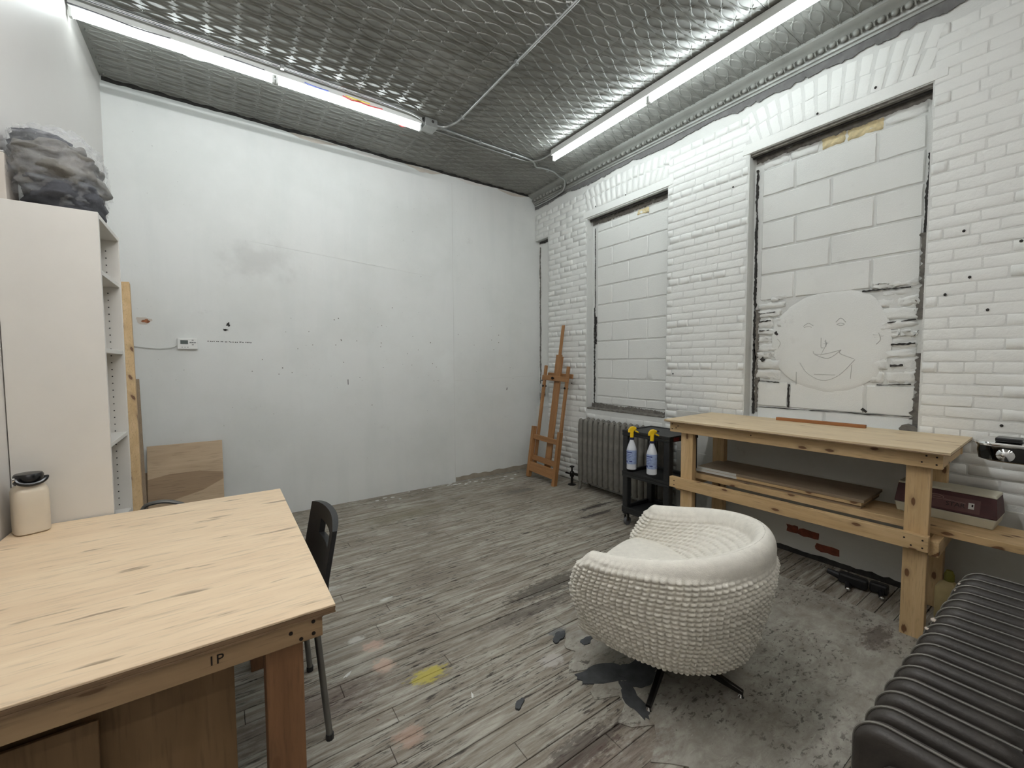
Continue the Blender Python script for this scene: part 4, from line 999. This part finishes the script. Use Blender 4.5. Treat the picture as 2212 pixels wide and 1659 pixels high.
def spray_bottle(loc, lab, rz):
    t = thing('spray_bottle', lab, 'bottle', loc, rz, 'spray bottles hung on the cart')
    body = [(0.034,0.0),(0.038,0.004),(0.0385,0.10),(0.038,0.16),(0.034,0.175),(0.024,0.205),(0.016,0.228),(0.0145,0.238)]
    MB().lathe(body, 24).build('bottle_body', MAT['bottle_clear'], t, smooth=True)
    lb = MB().lathe([(0.0389,0.045),(0.0392,0.05),(0.0392,0.150),(0.0386,0.155)], 24).build('bottle_label', MAT['label_blue'], t, smooth=True)
    for z, hh, a0, a1 in ((0.138,0.008,2.2,4.4),(0.122,0.004,2.2,4.2),(0.110,0.003,2.3,4.3),(0.098,0.003,2.3,4.1),(0.086,0.003,2.2,4.2),(0.062,0.014,2.9,3.5),(0.068,0.008,3.9,4.5)):
        mb = MB(); vs = []; fs = []
        for i in range(9):
            a = a0+(a1-a0)*i/8; vs += [(0.0396*math.cos(a),0.0396*math.sin(a),z-hh/2),(0.0396*math.cos(a),0.0396*math.sin(a),z+hh/2)]
        for i in range(8): fs.append((i*2,i*2+2,i*2+3,i*2+1))
        mb.add(vs, fs).build('print_line', MAT['label_navy'], lb)
    MB().lathe([(0.017,0.236),(0.019,0.238),(0.019,0.252),(0.015,0.254)], 18).build('collar', MAT['navy'], t, smooth=True)
    MB().tube([(0,0,0.252),(0,0,0.300)], [0.014,0.015], 14).build('neck', MAT['yellow'], t, smooth=True)
    hd = MB().prism([(-0.030,-0.012,0.292),(-0.028,-0.012,0.315),(-0.012,-0.012,0.337),(0.010,-0.012,0.342),(0.034,-0.012,0.332),(0.036,-0.012,0.318),(0.016,-0.012,0.310),(0.014,-0.012,0.296)], (0,0.024,0)).build('spray_head', MAT['yellow'], t, bevel=0.005)
    MB().tube([(0.034,0,0.326),(0.052,0,0.326)], 0.008, 10).build('nozzle', MAT['navy'], hd)
    MB().prism([(0.014,-0.006,0.312),(0.026,-0.006,0.312),(0.050,-0.006,0.300),(0.056,-0.006,0.292),(0.050,-0.006,0.288),(0.030,-0.006,0.296)], (0,0.012,0)).build('trigger', MAT['yellow'], hd, bevel=0.002)
    return t
spray_bottle((2.662, 2.175, 0.506), 'spray bottle with yellow head hung on the cart, nearer the radiator', -0.55)
spray_bottle((2.662, 1.985, 0.506), 'spray bottle with yellow head hung on the cart, nearer the workbench', -0.55)

# ================================================================== WORKBENCH
WB = thing('workbench', 'long pine workbench with plywood top against the brick wall', 'workbench', (2.955, 1.136, 0), math.radians(1.9))
hl, hd_ = 0.7175, 0.325; BT = 0.946
MB().box((-hd_,-hl,BT-0.006),(hd_,hl,BT)).build('bench_top', MAT['ply_top_bench'], WB, bevel=0.001, seg=1)
for k_ in range(2): MB().box((-hd_+0.0008*k_,-hl+0.0008*k_,BT-0.006-0.005*(k_+1)),(hd_,hl,BT-0.0063-0.005*k_)).build('ply_layer', MAT['ply_edge'] if k_ else MAT['ply_top_bench'], WB)
za = BT-0.0165
MB().box((-hd_+0.055,-hl+0.03,za-0.075),(-hd_+0.093,hl-0.012,za)).build('apron', MAT['pine_y'], WB, bevel=0.002)
MB().box((hd_-0.060,-hl+0.03,za-0.075),(hd_-0.022,hl-0.03,za)).build('apron', MAT['pine_y'], WB, bevel=0.002)
for yv in (-hl+0.034, hl-0.075): MB().box((-hd_+0.0935,yv,za-0.075),(hd_-0.0605,yv+0.038,za)).build('end_rail', MAT['pine_x'], WB, bevel=0.002)
LX = -hd_+0.0935
for yv in (-hl+0.073, hl-0.165):
    MB().box((LX,yv,0),(LX+0.05,yv+0.088,za-0.001)).build('leg', MAT['pine_z'], WB, bevel=0.003)
    MB().box((hd_-0.115,yv,0),(hd_-0.0605,yv+0.088,za-0.001)).build('leg', MAT['pine_z'], WB, bevel=0.003)
MB().box((LX-0.038,-hl+0.065,0.450),(LX-0.0005,hl-0.012,0.525)).build('stretcher', MAT['pine_y'], WB, bevel=0.002)
for yv in (-hl+0.034, hl-0.075): MB().box((LX-0.0,yv,0.428),(hd_-0.0605,yv+0.037,0.500)).build('cross_stretcher', MAT['pine_x'], WB, bevel=0.002)
for (yv, z) in ((-hl+0.05,za-0.02),(-hl+0.05,za-0.055),(-hl+0.085,za-0.018),(-hl+0.10,za-0.05),(hl-0.03,za-0.02),(hl-0.03,za-0.055),(hl-0.075,za-0.03),(hl-0.06,za-0.045),(0.15,za-0.03)):
    MB().lathe([(0.004,0),(0.004,0.002)], 8, (-hd_+0.0535,yv,z), 'x').build('screw', MAT['screw'], WB)
for (yv, z) in ((-hl+0.085,0.505),(-hl+0.085,0.468),(-hl+0.125,0.470),(-hl+0.15,0.500),(hl-0.05,0.50),(hl-0.05,0.47)):
    MB().lathe([(0.004,0),(0.004,0.002)], 8, (LX-0.0395,yv,z), 'x').build('screw', MAT['screw'], WB)
bs = thing('batten', 'brown square batten lying at the back of the workbench', 'batten', (3.205, 1.105, BT+0.0005), math.radians(3.5))
MB().box((-0.013,-0.245,0),(0.013,0.245,0.020)).build('batten_body', MAT['stick'], bs, bevel=0.002)
pk = thing('shelf_plank', 'long pine plank resting on the workbench cross stretchers', 'plank', (2.965, 0.905, 0.5005), math.radians(1.0))
MB().box((-0.105,-0.865,0),(0.175,0.875,0.038)).build('plank_body', MAT['pine_y'], pk, bevel=0.003)
for i, (y0_, y1_, x0_, dz, mt) in enumerate(((0.78,1.745,2.875,0.0,'board_grey'),(0.775,1.74,2.865,0.0175,'pine_y'),(0.765,1.735,2.870,0.0350,'board_grey'))):
    b_ = thing('stacked_board', ('lowest', 'middle', 'topmost')[i]+' board of the stack on the plank under the workbench', 'board', (x0_, (y0_+y1_)/2, 0.539+dz), math.radians(1.2), group='boards stacked under the workbench')
    MB().box((0,-(y1_-y0_)/2,0),(0.345,(y1_-y0_)/2,0.0165)).build('board_body', MAT[mt], b_, bevel=0.001, seg=1)
    if i: MB().box((-0.0015,(y1_-y0_)/2-0.30+0.01*i,0.0),(0.0,(y1_-y0_)/2,0.0165)).build('edge_tape', MAT['tape'], b_)
sc = thing('machine_case', 'maroon and cream sewing machine case on the plank beside the workbench leg', 'case', (3.035, 0.487, 0.539), math.radians(-1.5))
def frus(mb, hx0, hy0, z0, hx1, hy1, z1, cx0=0, cx1=0):
    return mb.add([(cx0-hx0,-hy0,z0),(cx0+hx0,-hy0,z0),(cx0+hx0,hy0,z0),(cx0-hx0,hy0,z0),(cx1-hx1,-hy1,z1),(cx1+hx1,-hy1,z1),(cx1+hx1,hy1,z1),(cx1-hx1,hy1,z1)], ((0,3,2,1),(4,5,6,7),(0,1,5,4),(1,2,6,5),(2,3,7,6),(3,0,4,7)))
frus(MB(), 0.094,0.176,0, 0.100,0.188,0.050, 0.09,0.09).build('case_base', MAT['cream'], sc, bevel=0.005)
frus(MB(), 0.100,0.188,0.051, 0.076,0.180,0.148, 0.09,0.095).build('case_cover', MAT['maroon'], sc, bevel=0.004)
frus(MB(), 0.078,0.182,0.1485, 0.074,0.178,0.160, 0.095,0.095).build('case_lid', MAT['cream'], sc, bevel=0.003)
ang = math.atan2(0.029, 0.097)
bp = MB().box((-0.001,-0.16,-0.034),(0.0,0.10,0.034)).build('badge_panel', MAT['maroon_panel'], sc, bevel=0); bp.location = (0.0035, 0.03, 0.094); bp.rotation_euler = (0, ang, 0)
me = text_mesh('STAR', 0.030); me.materials.append(MAT['badge_dark'])
lo = link('badge_lettering', me, bp, (-0.0016, -0.075, -0.006), (PI/2, 0, -PI/2))
MB().tube([(-0.0016, -0.005+0.026*math.cos(2*PI*i/20), 0.020+0.011*math.sin(2*PI*i/20)) for i in range(21)], 0.0012, 5).build('badge_emblem', MAT['badge_light'], bp)
MB().bar((-0.0016,-0.020,0.020),(-0.0016,0.010,0.020),0.003,0.002).build('badge_emblem', MAT['badge_light'], bp)
for dz_ in (0.008, 0.012): MB().bar((-0.0016,-0.03,dz_+0.002),(-0.0016,-0.11,dz_-0.002),0.0012,0.0012).build('badge_stripe', MAT['badge_light'], bp)
MB().box((-0.0022,-0.140,-0.014),(-0.001,-0.120,0.016)).build('price_sticker', MAT['paper'], bp)
MB().box((-0.0026,-0.137,-0.002),(-0.002,-0.131,0.010)).build('sticker_print', MAT['screw'], bp)

# chrome fixture at the right edge
cf = thing('chrome_fixture', 'polished chrome rounded fixture jutting in at the right edge', 'fixture', (2.10, 0.0, 1.070))
rrect_loft(MB(), [(0.075,0.115,0.012),(0.088,0.128,0.014),(0.090,0.130,0.020),(0.088,0.128,0.026),(0.075,0.116,0.029)], 32, 5).build('chrome_rim', MAT['chrome'], cf, smooth=True).location = (0.0, 0.132, 0)
rrect_loft(MB(), [(0.070,0.108,-0.036),(0.082,0.122,-0.030),(0.085,0.126,-0.005),(0.085,0.126,0.0125)], 32, 5).build('dark_body', MAT['black_chrome'], cf, smooth=True).location = (0.0, 0.132, 0)
MB().lathe([(0.020,0.0),(0.020,-0.004),(0.012,-0.010),(0.002,-0.012)], 16, (-0.0855, 0.190, -0.010), 'x').build('button', MAT['chrome'], cf, smooth=True)
MB().box((-0.075,0.16,0.0295),(-0.015,0.215,0.042)).build('top_slot', MAT['black_gloss'], cf, bevel=0.003)
MB().box((-0.06,0.02,0.0295),(-0.012,0.158,0.042)).build('top_cap', MAT['fixture'], cf, bevel=0.003)

# things on the floor below the bench
tl = thing('power_tool', 'black tool with chrome tips on the floor under the workbench', 'tool', (3.08, 0.83, 0), 0.25)
R_ = Matrix.Rotation
MB().box((-0.028,-0.045,0.012),(0.028,0.095,0.075), R_(0.10,3,'X')).build('tool_body', MAT['black_plastic'], tl, bevel=0.014, seg=2)
MB().box((-0.024,-0.135,0.010),(0.026,-0.05,0.068), R_(-0.15,3,'Z')).build('tool_grip', MAT['black_plastic'], tl, bevel=0.012, seg=2)
MB().tube([(0.0,0.09,0.05),(0.01,0.15,0.06)], [0.022,0.015], 10).build('cable_boot', MAT['black_plastic'], tl)
for yv in (0.05, -0.10):
    g_ = MB().tube([(-0.015,yv,0.03),(-0.075,yv-0.004,0.016)], 0.0135, 10).build('stub', MAT['black_plastic'], tl)
    MB().sphere((-0.078,yv-0.005,0.0155), 0.0125, 10, 6).build('chrome_tip', MAT['chrome'], g_, smooth=True)
bo = thing('cleaner_bottle', 'cream plastic bottle with olive cap standing behind the workbench leg', 'bottle', (3.07, 0.455, 0))
rrect_loft(MB(), [(0.035,0.045,0),(0.040,0.050,0.01),(0.040,0.050,0.17),(0.028,0.035,0.20),(0.016,0.018,0.215)], 20, 3).build('bottle_body', MAT['bottle_cream'], bo, smooth=True)
MB().lathe([(0.018,0.215),(0.020,0.217),(0.020,0.25),(0.012,0.27)], 14).build('cap', MAT['olive'], bo, smooth=True)
bb = thing('rubbish_bag', 'black rubbish bag slumped in the corner beside the workbench', 'bag', (3.12, 0.30, 0))
lump('bag_body', MAT['black_gloss'], (0,0,0.085), (0.11,0.085,0.085), 7.0, 0.2, bb, 6.0, 24, 16)
gc = thing('small_case', 'small grey case on the floor beside the dark radiator', 'case', (2.86, 0.385, 0), 0.2)
MB().box((-0.06,-0.03,0),(0.06,0.03,0.045)).build('case_body', MAT['grey_plastic'], gc, bevel=0.005)
MB().box((-0.058,-0.028,0.046),(0.058,0.028,0.058)).build('case_lid', MAT['black_plastic'], gc, bevel=0.004)

# ================================================================== ARMCHAIR
FA = math.atan2(0.958, -0.287) - PI/2                 # chair front points along local +y
ac = thing('tub_armchair', 'cream tub armchair in puckered bubble fabric on a four-star metal base', 'armchair', (1.593, 1.086, 0), FA)
HT = 0.042                                            # half thickness of the rim
ARM, FR, BK = 0.345, 0.190, 0.352
def uline(n):
    pts = [(-ARM, FR), (-ARM*1.01, FR*0.5)]
    for i in range(25):
        a = PI + PI*i/24; pts.append((ARM*1.01*math.cos(a), (BK)*math.sin(a)))
    pts += [(ARM*1.01, FR*0.5), (ARM, FR)]
    sp_ = [Vector((p.x, p.y)) for p in smooth_path([(q[0], q[1], 0) for q in pts], 6)]
    ln = [0]
    for a, b in zip(sp_[:-1], sp_[1:]): ln.append(ln[-1]+(b-a).length)
    out = []; j = 0
    for i in range(n):
        s_ = ln[-1]*i/(n-1)
        while j < len(ln)-2 and ln[j+1] < s_: j += 1
        t = (s_-ln[j])/max(1e-9, ln[j+1]-ln[j]); out.append(sp_[j].lerp(sp_[j+1], t))
    return out, ln[-1]
PIT = 0.0245; SUB = 6
cl, clen = uline(400)
def cl_at(t):
    f_ = max(0, min(1, t))*399; i = min(398, int(f_)); return cl[i].lerp(cl[i+1], f_-i)
def tang(t): return (cl_at(min(1, t+0.004))-cl_at(max(0, t-0.004))).normalized()
def sst(a, b, x): x = max(0, min(1, (x-a)/(b-a))); return x*x*(3-2*x)
ZB = 0.205; ROWS = 20; NR = ROWS*SUB; WR = 0.86
def ztop(t): return 0.600 + 0.092*math.sin(PI*t)**1.3
out_n = int((clen*1.10)/PIT)*SUB; in_n = int((clen*0.80)/PIT)*SUB; cap_n = 6*SUB
loop = [('o', i/out_n, 0.0) for i in range(out_n)] + [('c', 1.0, PI*i/cap_n) for i in range(cap_n)] + [('i', 1-i/in_n, 0.0) for i in range(in_n)] + [('d', 0.0, PI*i/cap_n) for i in range(cap_n)]
NL = len(loop)
TG = [tang(t) for (_, t, _a) in loop]; CLP = [cl_at(t) for (_, t, _a) in loop]
def shell_scale(w_): return 0.745 + 0.255*math.sin(PI/2*min(1, w_*1.05))**0.8
rows_w = [WR*i/NR for i in range(NR+1)] + [WR+(1-WR)*math.sin(PI/2*i/14) for i in range(1, 15)]
def outer(c_, n_, t, w_, hh):
    s_ = shell_scale(w_); fw_ = 0.066*math.sin(PI*min(1, w_/0.98))*sst(0.28, 0.0, min(t, 1-t))
    return Vector((c_.x*s_, c_.y*s_+fw_)) + n_*hh
def inner(c_, n_, t, w_, z, hh):
    q = max(0.0, min(1.1, (ZB+(ztop(t)-ZB)*WR - z)/(ZB+(ztop(t)-ZB)*WR - 0.42)))
    a = PI + PI*t; base = Vector((0.275*math.cos(a), 0.245+0.275*math.sin(a)))
    fw_ = 0.02*sst(0.28, 0.0, min(t, 1-t))*q
    p_ = (c_ - n_*hh).lerp(base, min(1.0, q)); p_.y += fw_; return p_
vs = []; fs = []
for wi, w_ in enumerate(rows_w):
    hh = HT if w_ <= WR else HT*math.sqrt(max(0.0, 1-((w_-WR)/(1-WR))**2))+0.0003
    rv = wi/SUB
    for k, (kd, t, a_) in enumerate(loop):
        c_ = CLP[k]; d_ = TG[k]; n_ = Vector((d_.y, -d_.x)); zt_ = ztop(t); z = ZB+(zt_-ZB)*w_; u_ = k/SUB
        if kd == 'o': p2 = outer(c_, n_, t, w_, hh); nr = n_; be = 0.985-0.17*math.sin(PI*t)**2; am = 0.0175
        elif kd == 'i': p2 = inner(c_, n_, t, w_, z, hh); nr = -n_; be = 0.97-0.06*math.sin(PI*t); am = 0.0095
        else:
            O = outer(c_, n_, t, w_, hh); I = inner(c_, n_, t, w_, z, hh); A, B = (O, I) if kd == 'c' else (I, O)
            h_ = (A-B)/2; ft = Vector((0, 1)); nr = (h_.normalized()*math.cos(a_)+ft*math.sin(a_)).normalized()
            p2 = (A+B)/2 + h_*math.cos(a_) + ft*h_.length*math.sin(a_)*0.9; be = 0.93; am = 0.0165
        smoothz = 1-sst(be-0.08, be, w_)
        wv = rv + 0.6*math.sin(u_*0.11)+0.12*math.sin(u_*0.43)
        b_ = (abs(math.sin(PI*(u_+0.22*math.sin(rv*0.6))))*abs(math.sin(PI*wv)))**0.6
        jt = 0.72+0.42*(noise.noise((math.floor(u_)*0.73, math.floor(wv)*1.31, 2.0))+0.6)
        p2 = p2 + nr*(am*b_*jt*smoothz + 0.0012*noise.noise((u_*2, w_*60, 0)))
        vs.append((p2.x, p2.y, z + 0.004*smoothz*(b_-0.5)))
for r_ in range(len(rows_w)-1):
    for k in range(NL):
        fs.append((r_*NL+k, r_*NL+(k+1) % NL, (r_+1)*NL+(k+1) % NL, (r_+1)*NL+k))
MB().add(vs, fs).build('shell', MAT['boucle'], ac, smooth='all')
# seat: puckered front below a smooth cushion top
mb = MB(); vs = []; fs = []; NS_ = 56*SUB
def seat_loop(k):
    a = 2*PI*k/NS_; c_, s_ = math.cos(a), math.sin(a)
    if s_ >= 0:
        rr = (abs(c_)**3.2+abs(s_)**3.2)**(-1/3.2); return Vector((0.300*rr*c_, 0.19+0.125*rr*s_))
    return Vector((0.300*c_, 0.19+0.290*s_))
prof = []
for i in range(10*SUB+1):
    q = i/(10*SUB); prof.append((0.80+0.22*math.sin(PI/2*min(1, q*1.3)), 0.200+0.197*q, i/SUB, 1-sst(0.86, 1.0, q)))
for i in range(1, 13):
    a = PI/2*i/12; prof.append((1.02-0.14*(1-math.cos(a)), 0.397+0.040*math.sin(a), 12+i/6, 0.0))
prof += [(0.62, 0.446, 14, 0), (0.3, 0.452, 14, 0), (0.01, 0.454, 14, 0)]
SC = Vector((0, 0.10))
for (s_, z, rv, am) in prof:
    for k in range(NS_):
        p2 = seat_loop(k)-SC; u_ = k/SUB; nn = p2.normalized()
        b_ = (abs(math.sin(PI*u_))*abs(math.sin(PI*rv)))**0.6*0.0165*am + 0.002*noise.noise((p2.x*s_*14, p2.y*s_*14, z*9))
        q2 = SC + p2*s_ + nn*b_; vs.append((q2.x, q2.y, z + 0.02*(1-am)*max(0, 0.2-q2.y)*0.4))
for r_ in range(len(prof)-1):
    for k in range(NS_): fs.append((r_*NS_+k, r_*NS_+(k+1) % NS_, (r_+1)*NS_+(k+1) % NS_, (r_+1)*NS_+k))
fs.append(tuple(range(NS_-1, -1, -1)))
mb.add(vs, fs).build('seat', MAT['boucle'], ac, smooth='all')
MB().lathe([(0.15,0.193),(0.215,0.200),(0.21,0.218)], 28, (0,-0.02,0)).build('underside', MAT['fabric_dark'], ac)
MB().lathe([(0.05,0.150),(0.06,0.160),(0.06,0.190)], 20).build('swivel_plate', MAT['dark_metal'], ac)
MB().tube([(0,0,0.05),(0,0,0.155)], 0.026, 14).build('pedestal_post', MAT['dark_metal'], ac, smooth=True)
for (fx, fy) in ((1.32,0.987),(1.69,0.809),(1.495,1.362),(1.866,1.185)):
    d = Vector((fx-1.593, fy-1.086, 0)); d.rotate(Matrix.Rotation(-FA, 3, 'Z')); L_ = d.length; u_ = d/L_; sd = Vector((-u_.y, u_.x, 0))
    mb = MB(); vs = []
    for (r_, zt_, zb_, hw) in ((0.0,0.128,0.088,0.016),(L_*0.35,0.098,0.060,0.015),(L_*0.75,0.055,0.030,0.013),(L_,0.030,0.016,0.012)):
        c_ = u_*r_; vs += [c_-sd*hw+Vector((0,0,zb_)), c_+sd*hw+Vector((0,0,zb_)), c_+sd*hw*0.7+Vector((0,0,zt_)), c_-sd*hw*0.7+Vector((0,0,zt_))]
    fs = [(0,1,2,3),(12,15,14,13)]
    for i in range(3):
        for k in range(4): fs.append((i*4+k, i*4+(k+1) % 4, (i+1)*4+(k+1) % 4, (i+1)*4+k))
    lg = mb.add(vs, fs).build('base_leg', MAT['dark_metal'], ac, bevel=0.002, seg=1)
    MB().lathe([(0.013,0.0),(0.014,0.003),(0.010,0.010),(0.006,0.018)], 12, tuple(u_*(L_-0.008))).build('glide', MAT['chrome'], lg, smooth=True)
